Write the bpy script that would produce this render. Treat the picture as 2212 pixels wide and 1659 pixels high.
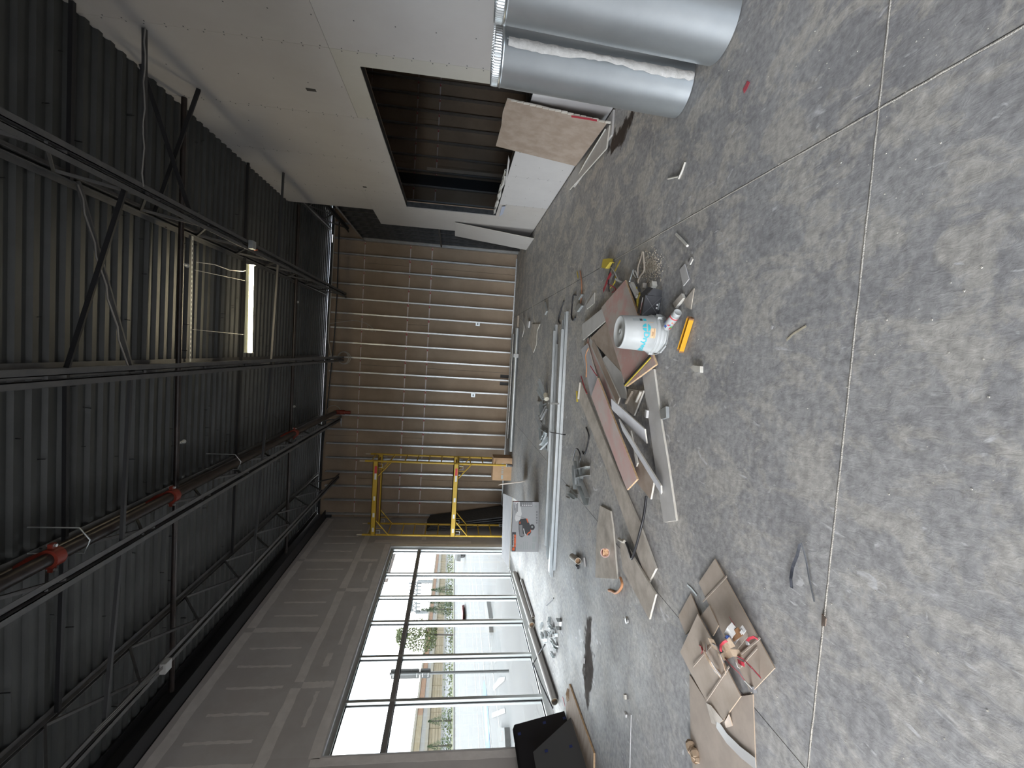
import bpy, math, random
from math import sin, cos, pi, radians
from mathutils import Vector, Matrix

random.seed(7)
scene = bpy.context.scene
col = scene.collection
for o in list(bpy.data.objects):
    bpy.data.objects.remove(o)

# ------------------------------------------------------------------ camera
EYE = Vector((0.0, 0.0, 1.55))
FOC = 1003.0                       # focal length in pixels of the 2212 x 1659 frame
PITCH, ROLL, YAW = -0.12663665, -0.05414987, 0.06307747
CAM = Matrix.Rotation(YAW, 3, 'Z') @ Matrix.Rotation(PITCH, 3, 'X') @ Matrix.Rotation(ROLL, 3, 'Y')
_right, _fwd, _up = CAM.col[0], CAM.col[1], CAM.col[2]
cam_data = bpy.data.cameras.new('camera')
cam_data.sensor_fit = 'HORIZONTAL'
cam_data.sensor_width = 36.0
cam_data.lens = FOC / 2212.0 * 36.0
cam_data.clip_start = 0.05
cam_data.clip_end = 900.0
cam = bpy.data.objects.new('camera', cam_data)
col.objects.link(cam)
# the phone was held upright but the picture is stored lying on its side
cm = Matrix((-_up, _right, -_fwd)).transposed().to_4x4()
cm.translation = EYE
cam.matrix_world = cm
scene.camera = cam

# ------------------------------------------------------------------ world, exposure
SKY = 10.0
world = bpy.data.worlds.new('sky')
scene.world = world
world.use_nodes = True
wn = world.node_tree
wn.nodes.clear()
w_out = wn.nodes.new('ShaderNodeOutputWorld')
w_bg = wn.nodes.new('ShaderNodeBackground')
w_tc = wn.nodes.new('ShaderNodeTexCoord')
w_no = wn.nodes.new('ShaderNodeTexNoise')
w_no.inputs['Scale'].default_value = 2.6
w_no.inputs['Detail'].default_value = 5.0
w_no.inputs['Roughness'].default_value = 0.55
w_map = wn.nodes.new('ShaderNodeMapping')
w_map.inputs['Scale'].default_value = (1, 1, 3.0)
w_ra = wn.nodes.new('ShaderNodeValToRGB')
w_ra.color_ramp.elements[0].position = 0.36
w_ra.color_ramp.elements[0].color = (0.33, 0.54, 0.78, 1)
w_ra.color_ramp.elements[1].position = 0.52
w_ra.color_ramp.elements[1].color = (0.97, 0.955, 0.945, 1)
w_bg.inputs['Strength'].default_value = SKY
wn.links.new(w_tc.outputs['Generated'], w_map.inputs['Vector'])
wn.links.new(w_map.outputs['Vector'], w_no.inputs['Vector'])
wn.links.new(w_no.outputs['Fac'], w_ra.inputs['Fac'])
wn.links.new(w_ra.outputs['Color'], w_bg.inputs['Color'])
wn.links.new(w_bg.outputs['Background'], w_out.inputs['Surface'])

vs = scene.view_settings
vs.view_transform = 'Standard'
vs.look = 'None'
vs.gamma = 1.0
vs.use_curve_mapping = False
vs.exposure = 1.24
scene.display_settings.display_device = 'sRGB'
scene.cycles.max_bounces = 10
scene.cycles.diffuse_bounces = 6
scene.cycles.glossy_bounces = 4
scene.cycles.transparent_max_bounces = 12
scene.cycles.caustics_reflective = False
scene.cycles.caustics_refractive = False
scene.cycles.sample_clamp_indirect = 6.0

def portal(name, center, size_x, size_y, rot):
    l = bpy.data.lights.new(name, 'AREA')
    l.shape = 'RECTANGLE'
    l.size, l.size_y = size_x, size_y
    l.cycles.is_portal = True
    o = bpy.data.objects.new(name, l)
    o.location = center
    o.rotation_euler = rot
    col.objects.link(o)
# daylight openings of the room: the shopfront in view, plus unseen ones added beside / behind the camera
portal('daylight_portal', (-4.95, 7.95, 1.43), 2.75, 5.7, (0, radians(-90), 0))
portal('daylight_portal', (-4.95, -2.1, 1.45), 2.9, 5.7, (0, radians(-90), 0))
portal('daylight_portal', (-0.4, -5.2, 1.3), 2.6, 2.6, (radians(90), 0, 0))

# ------------------------------------------------------------------ photo-pixel to place helpers
def ray(x, y):
    return CAM @ Vector((829.5 - y, FOC, 1106.0 - x))
def G(x, y, z=0.0):
    d = ray(x, y); return EYE + d * ((z - EYE.z) / d.z)
def AY(x, y, Y):
    d = ray(x, y); return EYE + d * (Y / d.y)
def AX(x, y, X):
    d = ray(x, y); return EYE + d * (X / d.x)

# ------------------------------------------------------------------ materials
MATS = {}
def mat(name, colr, rough=0.6, metal=0.0, col2=None, nscale=4.0, lo=0.4, hi=0.6, detail=6.0, stretch=None,
        bump=0.0, bscale=60.0, emit=None, estr=0.0, spec=0.5, space='Object', alpha=None):
    if name in MATS: return MATS[name]
    m = bpy.data.materials.new(name); m.use_nodes = True
    nt = m.node_tree; b = nt.nodes['Principled BSDF']
    b.inputs['Base Color'].default_value = (*colr, 1)
    b.inputs['Roughness'].default_value = rough
    b.inputs['Metallic'].default_value = metal
    b.inputs['Specular IOR Level'].default_value = spec
    if emit:
        b.inputs['Emission Color'].default_value = (*emit, 1)
        b.inputs['Emission Strength'].default_value = estr
    vec = None
    if col2 or bump:
        if space == 'World':
            g = nt.nodes.new('ShaderNodeNewGeometry'); vec = g.outputs['Position']
        else:
            t = nt.nodes.new('ShaderNodeTexCoord'); vec = t.outputs['Object']
        if stretch:
            mp = nt.nodes.new('ShaderNodeMapping'); mp.inputs['Scale'].default_value = stretch
            nt.links.new(vec, mp.inputs['Vector']); vec = mp.outputs['Vector']
    if col2:
        n = nt.nodes.new('ShaderNodeTexNoise'); n.inputs['Scale'].default_value = nscale
        n.inputs['Detail'].default_value = detail; n.inputs['Roughness'].default_value = 0.62
        r = nt.nodes.new('ShaderNodeValToRGB')
        r.color_ramp.elements[0].position = lo; r.color_ramp.elements[0].color = (*colr, 1)
        r.color_ramp.elements[1].position = hi; r.color_ramp.elements[1].color = (*col2, 1)
        nt.links.new(vec, n.inputs['Vector']); nt.links.new(n.outputs['Fac'], r.inputs['Fac'])
        nt.links.new(r.outputs['Color'], b.inputs['Base Color'])
    if bump:
        n2 = nt.nodes.new('ShaderNodeTexNoise'); n2.inputs['Scale'].default_value = bscale
        n2.inputs['Detail'].default_value = 4.0
        bp = nt.nodes.new('ShaderNodeBump'); bp.inputs['Strength'].default_value = bump
        bp.inputs['Distance'].default_value = 0.01
        nt.links.new(vec, n2.inputs['Vector']); nt.links.new(n2.outputs['Fac'], bp.inputs['Height'])
        nt.links.new(bp.outputs['Normal'], b.inputs['Normal'])
    MATS[name] = m
    return m

def floor_material():
    m = bpy.data.materials.new('trowelled_concrete'); m.use_nodes = True
    nt = m.node_tree; L = nt.links.new; N = nt.nodes.new; b = nt.nodes['Principled BSDF']
    g = N('ShaderNodeNewGeometry')
    def noise(scale, detail=7.0, rough=0.6, dist=0.0, stretch=None):
        n = N('ShaderNodeTexNoise'); n.inputs['Scale'].default_value = scale
        n.inputs['Detail'].default_value = detail; n.inputs['Roughness'].default_value = rough
        n.inputs['Distortion'].default_value = dist
        if stretch:
            mp = N('ShaderNodeMapping'); mp.inputs['Scale'].default_value = stretch
            mp.inputs['Rotation'].default_value = (0, 0, 0.6)
            L(g.outputs['Position'], mp.inputs['Vector']); L(mp.outputs['Vector'], n.inputs['Vector'])
        else:
            L(g.outputs['Position'], n.inputs['Vector'])
        return n.outputs['Fac']
    def ramp(fac, p0, p1, c0=(0, 0, 0), c1=(1, 1, 1)):
        r = N('ShaderNodeValToRGB'); e = r.color_ramp.elements
        e[0].position, e[1].position = p0, p1
        e[0].color, e[1].color = (*c0, 1), (*c1, 1)
        L(fac, r.inputs['Fac']); return r.outputs['Color']
    def mix(f, a, bb, mode='MIX'):
        x = N('ShaderNodeMix'); x.data_type = 'RGBA'; x.blend_type = mode
        if isinstance(f, float): x.inputs[0].default_value = f
        else: L(f, x.inputs[0])
        for k, v in ((6, a), (7, bb)):
            if isinstance(v, tuple): x.inputs[k].default_value = (*v, 1)
            else: L(v, x.inputs[k])
        return x.outputs[2]
    base = ramp(noise(2.1, 10, 0.72, 0.5), 0.36, 0.66, (0.295, 0.292, 0.298), (0.415, 0.410, 0.405))
    dust = ramp(noise(4.2, 11, 0.72, 0.5, (1.0, 0.7, 1)), 0.485, 0.555)          # worn beige patches
    side = N('ShaderNodeSeparateXYZ'); L(g.outputs['Position'], side.inputs[0])
    mr = N('ShaderNodeMapRange'); mr.inputs[1].default_value = -2.5; mr.inputs[2].default_value = 2.5
    mr.inputs[3].default_value = 0.35; mr.inputs[4].default_value = 1.0
    L(side.outputs['X'], mr.inputs[0])
    mlt = N('ShaderNodeMath'); mlt.operation = 'MULTIPLY'; L(dust, mlt.inputs[0]); L(mr.outputs[0], mlt.inputs[1])
    c = mix(mlt.outputs[0], base, (0.50, 0.475, 0.435))
    fine = ramp(noise(26, 6, 0.6), 0.35, 0.72, (0.74, 0.74, 0.74), (1.24, 1.24, 1.24))
    c = mix(1.0, c, fine, 'MULTIPLY')
    marks = ramp(noise(9, 5, 0.5, 2.5, (1, 0.35, 1)), 0.66, 0.72)
    c = mix(marks, c, (0.56, 0.56, 0.565))
    dark = ramp(noise(3.1, 4, 0.5, 1.0), 0.70, 0.76)
    c = mix(dark, c, (0.25, 0.255, 0.275))
    L(c, b.inputs['Base Color'])
    rr = ramp(noise(1.7, 5), 0.35, 0.65, (0.50, 0.50, 0.50), (0.70, 0.70, 0.70))
    L(rr, b.inputs['Roughness'])
    b.inputs['Specular IOR Level'].default_value = 0.32
    bp = N('ShaderNodeBump'); bp.inputs['Strength'].default_value = 0.35; bp.inputs['Distance'].default_value = 0.006
    L(noise(34, 7, 0.65, 1.2, (1, 0.5, 1)), bp.inputs['Height']); L(bp.outputs['Normal'], b.inputs['Normal'])
    return m

def glass_material():
    m = bpy.data.materials.new('window_glass'); m.use_nodes = True
    nt = m.node_tree; nt.nodes.clear()
    o = nt.nodes.new('ShaderNodeOutputMaterial'); mx = nt.nodes.new('ShaderNodeMixShader')
    t = nt.nodes.new('ShaderNodeBsdfTransparent'); t.inputs['Color'].default_value = (0.60, 0.61, 0.605, 1)
    gl = nt.nodes.new('ShaderNodeBsdfGlossy'); gl.inputs['Roughness'].default_value = 0.02
    lw = nt.nodes.new('ShaderNodeLayerWeight'); fr = nt.nodes.new('ShaderNodeMapRange')
    fr.inputs[1].default_value = 0.35; fr.inputs[3].default_value = 0.04; fr.inputs[4].default_value = 0.55
    pw = nt.nodes.new('ShaderNodeMath'); pw.operation = 'POWER'; pw.inputs[1].default_value = 2.5
    nt.links.new(lw.outputs['Facing'], pw.inputs[0]); nt.links.new(pw.outputs[0], fr.inputs[0])
    nt.links.new(fr.outputs[0], mx.inputs[0]); nt.links.new(t.outputs[0], mx.inputs[1])
    nt.links.new(gl.outputs[0], mx.inputs[2]); nt.links.new(mx.outputs[0], o.inputs['Surface'])
    return m

def stain_material():
    m = bpy.data.materials.new('oily_stain'); m.use_nodes = True
    nt = m.node_tree; L = nt.links.new; N = nt.nodes.new; b = nt.nodes['Principled BSDF']
    b.inputs['Base Color'].default_value = (0.085, 0.062, 0.050, 1); b.inputs['Roughness'].default_value = 0.8; b.inputs['Specular IOR Level'].default_value = 0.15
    t = N('ShaderNodeTexCoord'); g = N('ShaderNodeNewGeometry')
    mp = N('ShaderNodeMapping'); mp.inputs['Location'].default_value = (-1, -1, 0); mp.inputs['Scale'].default_value = (2, 2, 0)
    L(t.outputs['Generated'], mp.inputs['Vector'])
    ln = N('ShaderNodeVectorMath'); ln.operation = 'LENGTH'; L(mp.outputs['Vector'], ln.inputs[0])
    n = N('ShaderNodeTexNoise'); n.inputs['Scale'].default_value = 7.0; n.inputs['Detail'].default_value = 8.0; L(g.outputs['Position'], n.inputs['Vector'])
    a = N('ShaderNodeMath'); a.operation = 'MULTIPLY_ADD'; a.inputs[1].default_value = 1.7; L(n.outputs['Fac'], a.inputs[0])
    inv = N('ShaderNodeMath'); inv.operation = 'MULTIPLY'; inv.inputs[1].default_value = -1.0; L(ln.outputs['Value'], inv.inputs[0]); L(inv.outputs[0], a.inputs[2])
    r = N('ShaderNodeMapRange'); r.inputs[1].default_value = 0.18; r.inputs[2].default_value = 0.42; r.inputs[4].default_value = 0.58; L(a.outputs[0], r.inputs[0])
    L(r.outputs[0], b.inputs['Alpha'])
    return m
FLOOR = floor_material()
MATS['stain_brown'] = stain_material()
GLASS = glass_material()
def M(k): return MATS[k]
mat('drywall', (0.458, 0.434, 0.417), 0.85, col2=(0.485, 0.465, 0.447), nscale=1.2, bump=0.05, bscale=220)
mat('drywall_yellow', (0.462, 0.441, 0.392), 0.85, col2=(0.490, 0.469, 0.420), nscale=1.2)
mat('drywall_low', (0.526, 0.520, 0.526), 0.85, col2=(0.496, 0.489, 0.496), nscale=1.5)
mat('drywall_grey', (0.511, 0.475, 0.457), 0.9, col2=(0.558, 0.528, 0.511), nscale=2.0)
mat('compound', (0.76, 0.715, 0.685), 0.9, col2=(0.69, 0.645, 0.615), nscale=6.0)
mat('gypsum', (0.578, 0.556, 0.506), 0.9, col2=(0.520, 0.491, 0.433), nscale=14)
mat('board_face', (0.47, 0.46, 0.45), 0.85, col2=(0.52, 0.51, 0.50), nscale=6)
mat('board_violet', (0.425, 0.425, 0.451), 0.85, col2=(0.476, 0.476, 0.493), nscale=5)
mat('board_dirty', (0.38, 0.34, 0.295), 0.9, col2=(0.50, 0.455, 0.405), nscale=7, detail=9)
mat('kraft_back', (0.320, 0.241, 0.174), 0.9, col2=(0.377, 0.287, 0.209), nscale=1.6, detail=8)
mat('kraft_board', (0.298, 0.236, 0.190), 0.9, col2=(0.364, 0.298, 0.248), nscale=6, detail=9)
mat('cardboard', (0.420, 0.352, 0.289), 0.9, col2=(0.493, 0.425, 0.362), nscale=5, detail=9)
mat('cardboard_light', (0.46, 0.39, 0.33), 0.9, col2=(0.40, 0.34, 0.29), nscale=6, detail=8)
mat('cardboard_edge', (0.36, 0.28, 0.21), 0.95)
mat('carton', (0.42, 0.27, 0.155), 0.85, col2=(0.46, 0.30, 0.18), nscale=5)
mat('joint_tape', (0.68, 0.62, 0.60), 0.8, col2=(0.45, 0.10, 0.11), nscale=7, lo=0.50, hi=0.53, detail=2)
mat('galvanized', (0.60, 0.63, 0.64), 0.36, 0.70, col2=(0.50, 0.53, 0.54), nscale=7, lo=0.35, hi=0.7)
mat('galvanized_duct', (0.60, 0.63, 0.645), 0.36, 0.93, col2=(0.52, 0.55, 0.57), nscale=3, lo=0.3, hi=0.7)
mat('stud_steel', (0.58, 0.59, 0.59), 0.38, 0.85, col2=(0.48, 0.49, 0.49), nscale=9, stretch=(4, 4, 1))
mat('track_dark', (0.067, 0.069, 0.073), 0.45, 0.8, col2=(0.101, 0.103, 0.105), nscale=8)
mat('deck_steel', (0.039, 0.041, 0.040), 0.55, 0.15, col2=(0.050, 0.052, 0.051), nscale=2.0)
mat('joist_grey', (0.086, 0.086, 0.087), 0.6, 0.2, col2=(0.110, 0.107, 0.104), nscale=5)
mat('bridging_grey', (0.044, 0.044, 0.046), 0.6, 0.1)
mat('cable_grey', (0.20, 0.19, 0.18), 0.6)
mat('black_steel', (0.016, 0.016, 0.018), 0.55, 0.1)
mat('black_pipe', (0.020, 0.016, 0.015), 0.38, 0.2, col2=(0.035, 0.025, 0.022), nscale=9)
mat('red_paint', (0.192, 0.026, 0.014), 0.5)
mat('white_paint', (0.414, 0.420, 0.409), 0.6)
mat('roof_underside', (0.070, 0.070, 0.070), 0.9)
mat('aluminium', (0.496, 0.512, 0.504), 0.38, 0.75)
mat('aluminium_dark', (0.30, 0.29, 0.29), 0.45, 0.6)
mat('gasket', (0.02, 0.02, 0.022), 0.6)
mat('yellow_paint', (0.500, 0.310, 0.023), 0.45, col2=(0.540, 0.351, 0.034), nscale=4)
mat('yellow_bright', (0.600, 0.300, 0.015), 0.45)
mat('rust_end', (0.22, 0.11, 0.05), 0.8)
mat('caster_rubber', (0.16, 0.16, 0.165), 0.6)
mat('plastic_white', (0.445, 0.457, 0.453), 0.42, col2=(0.421, 0.433, 0.427), nscale=8)
mat('teal_print', (0.05, 0.44, 0.52), 0.5)
mat('sticker_tan', (0.72, 0.50, 0.30), 0.7)
mat('print_grey', (0.36, 0.39, 0.39), 0.7)
mat('print_dark', (0.045, 0.045, 0.05), 0.6)
mat('print_mid', (0.22, 0.22, 0.23), 0.6)
mat('print_orange', (0.70, 0.13, 0.04), 0.6)
mat('print_red', (0.55, 0.05, 0.06), 0.6)
mat('print_green', (0.12, 0.42, 0.10), 0.6)
mat('print_blue', (0.04, 0.09, 0.32), 0.6)
mat('print_white', (0.680, 0.680, 0.680), 0.6)
mat('carton_grey', (0.408, 0.414, 0.428), 0.7)
mat('carton_black', (0.018, 0.018, 0.021), 0.5, col2=(0.03, 0.03, 0.034), nscale=9)
mat('carton_crease', (0.13, 0.13, 0.135), 0.7)
mat('pink_ply', (0.47, 0.285, 0.255), 0.8, col2=(0.44, 0.385, 0.35), nscale=4.2, lo=0.42, hi=0.58, detail=9)
mat('pink_board', (0.58, 0.36, 0.335), 0.8, col2=(0.55, 0.47, 0.44), nscale=3.2, lo=0.38, hi=0.60, detail=8)
mat('ply_edge', (0.55, 0.36, 0.20), 0.85, col2=(0.65, 0.47, 0.30), nscale=30)
mat('plywood', (0.44, 0.36, 0.30), 0.8, col2=(0.36, 0.28, 0.22), nscale=3, stretch=(1, 5, 1))
mat('wood_pale', (0.58, 0.50, 0.41), 0.8, col2=(0.50, 0.43, 0.35), nscale=8, stretch=(1, 1, 0.2))
mat('tube_card', (0.42, 0.39, 0.35), 0.75)
mat('tube_end', (0.62, 0.58, 0.48), 0.8)
mat('pvc_grey', (0.47, 0.455, 0.44), 0.5)
mat('dark_panel', (0.022, 0.022, 0.026), 0.22)
mat('dark_panel_grey', (0.075, 0.075, 0.078), 0.45)
mat('blue_tape', (0.02, 0.035, 0.16), 0.7)
mat('black_foam', (0.028, 0.028, 0.030), 0.65, col2=(0.05, 0.05, 0.052), nscale=20)
mat('black_plastic', (0.022, 0.022, 0.026), 0.4)
mat('strap_dark', (0.021, 0.023, 0.030), 0.5, col2=(0.060, 0.063, 0.078), nscale=20)
mat('red_tape', (0.446, 0.040, 0.061), 0.5)
mat('paper_white', (0.530, 0.523, 0.517), 0.8)
mat('paper_blue', (0.40, 0.44, 0.55), 0.7)
mat('clear_film', (0.52, 0.51, 0.50), 0.3)
mat('brown_paper', (0.34, 0.25, 0.17), 0.9, col2=(0.42, 0.32, 0.23), nscale=20)
mat('strip_brown', (0.36, 0.25, 0.16), 0.85, col2=(0.48, 0.37, 0.27), nscale=18)
mat('caulk', (0.50, 0.47, 0.42), 0.9, col2=(0.42, 0.39, 0.35), nscale=60, bump=0.6, bscale=180)
mat('sealant_white', (0.528, 0.512, 0.488), 0.75, col2=(0.440, 0.424, 0.400), nscale=18, bump=0.5, bscale=60)
mat('wire_white', (0.462, 0.442, 0.406), 0.6)
mat('wire_yellow', (0.52, 0.40, 0.05), 0.6)
mat('wire_brown', (0.34, 0.17, 0.10), 0.6)
mat('crumb', (0.50, 0.45, 0.37), 0.95, col2=(0.33, 0.28, 0.22), nscale=40)
mat('cup_pink', (0.66, 0.47, 0.44), 0.7)
mat('cup_paper', (0.55, 0.36, 0.22), 0.85)
mat('peel', (0.52, 0.25, 0.12), 0.6)
mat('leaf_brown', (0.20, 0.15, 0.12), 0.9)
mat('lamp_housing', (0.55, 0.57, 0.42), 0.6)
mat('lamp_tube', (1.0, 0.93, 0.74), 0.4, emit=(1.0, 0.86, 0.58), estr=34.0)
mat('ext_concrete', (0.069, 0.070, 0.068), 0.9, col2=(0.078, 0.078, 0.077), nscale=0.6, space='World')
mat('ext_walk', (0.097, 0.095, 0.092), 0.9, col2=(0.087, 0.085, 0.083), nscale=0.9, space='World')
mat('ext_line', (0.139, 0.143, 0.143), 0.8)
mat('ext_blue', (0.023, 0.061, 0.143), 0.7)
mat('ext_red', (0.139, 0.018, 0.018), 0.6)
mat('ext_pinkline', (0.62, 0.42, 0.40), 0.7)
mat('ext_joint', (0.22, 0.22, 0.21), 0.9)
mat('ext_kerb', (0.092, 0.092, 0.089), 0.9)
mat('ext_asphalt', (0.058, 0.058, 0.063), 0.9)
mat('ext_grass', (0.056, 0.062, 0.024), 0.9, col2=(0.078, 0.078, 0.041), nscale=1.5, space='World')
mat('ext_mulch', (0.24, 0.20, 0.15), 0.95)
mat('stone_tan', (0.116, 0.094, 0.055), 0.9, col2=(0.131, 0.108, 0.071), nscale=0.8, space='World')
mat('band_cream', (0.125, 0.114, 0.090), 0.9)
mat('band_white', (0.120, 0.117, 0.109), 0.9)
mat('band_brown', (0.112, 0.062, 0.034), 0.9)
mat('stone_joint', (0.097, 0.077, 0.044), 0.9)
mat('sign_back', (0.063, 0.064, 0.063), 0.55, 0.4)
mat('pole_steel', (0.116, 0.120, 0.120), 0.45, 0.6)
mat('tower_steel', (0.089, 0.097, 0.104), 0.6)
mat('leaf_evergreen', (0.010, 0.033, 0.008), 0.8, col2=(0.021, 0.049, 0.012), nscale=3)
mat('leaf_light', (0.037, 0.052, 0.013), 0.8, col2=(0.056, 0.067, 0.022), nscale=3)
mat('bark', (0.039, 0.033, 0.028), 0.9)
mat('poly_bag', (0.60, 0.60, 0.58), 0.4)
mat('canopy_dark', (0.12, 0.10, 0.09), 0.7)

# ------------------------------------------------------------------ mesh helpers
WORLD_LOC = {}
class MB:
    """Collects shapes; build() links them as ONE mesh object with its origin at its base."""
    def __init__(self): self.v = []; self.f = []; self.mi = []; self.k = 0; self.sm = []; self.smooth = False
    def add(self, vs_, fs_):
        n = len(self.v); self.v += [tuple(p) for p in vs_]
        for f in fs_:
            self.f.append(tuple(n + i for i in f)); self.mi.append(self.k); self.sm.append(self.smooth)
        return self
    def hexa(self, p):       # p: 4 bottom (ccw), 4 top
        return self.add(p, [(3, 2, 1, 0), (4, 5, 6, 7), (0, 1, 5, 4), (1, 2, 6, 5), (2, 3, 7, 6), (3, 0, 4, 7)])
    def box(self, x0, x1, y0, y1, z0, z1):
        return self.hexa([(x0, y0, z0), (x1, y0, z0), (x1, y1, z0), (x0, y1, z0),
                          (x0, y0, z1), (x1, y0, z1), (x1, y1, z1), (x0, y1, z1)])
    def obox(self, c, ax, ay, az):
        c, ax, ay, az = Vector(c), Vector(ax), Vector(ay), Vector(az)
        return self.hexa([c - ax - ay - az, c + ax - ay - az, c + ax + ay - az, c - ax + ay - az,
                          c - ax - ay + az, c + ax - ay + az, c + ax + ay + az, c - ax + ay + az])
    def bar(self, a, b, w, h, up=(0, 0, 1)):
        a, b = Vector(a), Vector(b); d = (b - a); L = d.length; d.normalize()
        u = Vector(up)
        if abs(d.dot(u)) > 0.98: u = Vector((0, 1, 0))
        s = d.cross(u).normalized(); u = s.cross(d).normalized()
        return self.obox((a + b) / 2, d * L / 2, s * w / 2, u * h / 2)
    def prism(self, top, off, side_mat=None):
        """polygon 'top' (ordered) extruded by vector 'off'; sides may take another material slot"""
        n = len(top); t = [Vector(p) for p in top]; b = [p + Vector(off) for p in t]
        nrm = Vector((0, 0, 0))
        for i in range(n):
            a, c = t[i], t[(i + 1) % n]; nrm += a.cross(c)
        flip = nrm.dot(Vector(off)) > 0
        T = list(range(n)); Bt = [n + i for i in range(n)]
        k0 = self.k
        caps = [T[::-1], Bt] if flip else [T, Bt[::-1]]
        base = len(self.v)
        self.v += [tuple(p) for p in t + b]
        for f in caps:
            self.f.append(tuple(base + i for i in f)); self.mi.append(self.k); self.sm.append(False)
        if side_mat is not None: self.k = side_mat
        for i in range(n):
            j = (i + 1) % n
            q = (i, j, n + j, n + i) if flip else (j, i, n + i, n + j)
            self.f.append(tuple(base + x for x in q)); self.mi.append(self.k); self.sm.append(False)
        self.k = k0
        return self
    def tube(self, pts, r, n=8, caps=True, smooth=True):
        pts = [Vector(p) for p in pts]; rs = r if isinstance(r, (list, tuple)) else [r] * len(pts)
        rings = []; prev = None
        for i, p in enumerate(pts):
            d = (pts[min(i + 1, len(pts) - 1)] - pts[max(i - 1, 0)])
            if d.length < 1e-9: d = Vector((0, 0, 1))
            d.normalize()
            if prev is None:
                u = Vector((0, 0, 1)) if abs(d.z) < 0.9 else Vector((1, 0, 0))
                s = d.cross(u).normalized()
            else:
                s = (prev - d * prev.dot(d)).normalized()
            prev = s; t = d.cross(s).normalized()
            rings.append([p + (s * cos(2 * pi * k / n) + t * sin(2 * pi * k / n)) * rs[i] for k in range(n)])
        vs_ = [q for rg in rings for q in rg]; fs_ = []
        for i in range(len(rings) - 1):
            for k in range(n):
                k2 = (k + 1) % n
                fs_.append((i * n + k, i * n + k2, (i + 1) * n + k2, (i + 1) * n + k))
        s0 = self.smooth; self.smooth = smooth; self.add(vs_, fs_); self.smooth = s0
        if caps:
            self.add(rings[0], [tuple(range(n))[::-1]]); self.add(rings[-1], [tuple(range(n))])
        return self
    def lathe(self, prof, c=(0, 0, 0), n=40, axis=None, a0=0.0, a1=2 * pi, smooth=True):
        """prof: (r, h) pairs round the z axis (or 'axis' = (u, v, w) frame) at c"""
        c = Vector(c); ux, uy, uz = axis or (Vector((1, 0, 0)), Vector((0, 1, 0)), Vector((0, 0, 1)))
        full = abs(a1 - a0 - 2 * pi) < 1e-6; m = n if full else n + 1
        vs_, fs_ = [], []
        for r, h in prof:
            for k in range(m):
                a = a0 + (a1 - a0) * k / n
                vs_.append(c + ux * (r * cos(a)) + uy * (r * sin(a)) + uz * h)
        for i in range(len(prof) - 1):
            for k in range(n):
                k2 = (k + 1) % m
                fs_.append((i * m + k, i * m + k2, (i + 1) * m + k2, (i + 1) * m + k))
        s0 = self.smooth; self.smooth = smooth; self.add(vs_, fs_); self.smooth = s0
        return self
    def ribbon(self, pts, side, th=0.002):
        """flat strip along pts; side: half-width vector (one, or one for each point)"""
        pts = [Vector(p) for p in pts]; n = len(pts)
        sd = [Vector(s) for s in side] if isinstance(side, list) else [Vector(side)] * n
        vs_, fs_ = [], []
        for i, p in enumerate(pts):
            d = (pts[min(i + 1, n - 1)] - pts[max(i - 1, 0)]).normalized()
            nr = sd[i].cross(d)
            nr = nr.normalized() * th / 2 if nr.length > 1e-9 else Vector((0, 0, th / 2))
            vs_ += [p - sd[i] - nr, p + sd[i] - nr, p + sd[i] + nr, p - sd[i] + nr]
        for i in range(n - 1):
            a, b = 4 * i, 4 * i + 4
            for j in range(4):
                j2 = (j + 1) % 4
                fs_.append((a + j, a + j2, b + j2, b + j))
        fs_ += [(3, 2, 1, 0), (4 * n - 4, 4 * n - 3, 4 * n - 2, 4 * n - 1)]
        return self.add(vs_, fs_)
    def build(self, name, mats, parent=None, origin=None):
        vs_ = self.v
        xs = [p[0] for p in vs_]; ys = [p[1] for p in vs_]; zs = [p[2] for p in vs_]
        og = Vector(origin) if origin is not None else Vector(((min(xs) + max(xs)) / 2, (min(ys) + max(ys)) / 2, min(zs)))
        me = bpy.data.meshes.new(name)
        me.from_pydata([(p[0] - og.x, p[1] - og.y, p[2] - og.z) for p in vs_], [], self.f)
        if not isinstance(mats, (list, tuple)): mats = [mats]
        for m_ in mats: me.materials.append(M(m_) if isinstance(m_, str) else m_)
        if len(mats) > 1: me.polygons.foreach_set('material_index', self.mi)
        if any(self.sm): me.polygons.foreach_set('use_smooth', self.sm)
        me.update()
        o = bpy.data.objects.new(name, me); col.objects.link(o)
        put(o, og, parent)
        return o

def put(o, wloc, parent=None):
    WORLD_LOC[o.name] = Vector(wloc)
    if parent is not None:
        o.parent = parent; o.location = Vector(wloc) - WORLD_LOC[parent.name]
    else:
        o.location = wloc
    return o
def thing(name, label, cat, loc, group=None):
    o = bpy.data.objects.new(name, None); o.empty_display_size = 0.1; col.objects.link(o); put(o, loc)
    return tag(o, label, cat, group)
def tag(o, label=None, cat=None, group=None, kind=None):
    if label: o['label'] = label
    if cat: o['category'] = cat
    if group: o['group'] = group
    if kind: o['kind'] = kind
    return o
def structure(name, loc=(0, 0, 0), label=None):
    o = bpy.data.objects.new(name, None); o.empty_display_size = 0.1; col.objects.link(o); put(o, loc)
    o['kind'] = 'structure'
    if label: o['label'] = label
    return o
def again(o, wloc, parent=None):
    """another copy of one part (shared mesh)"""
    c = o.copy(); col.objects.link(c); c.parent = None
    return put(c, wloc, parent)

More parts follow.
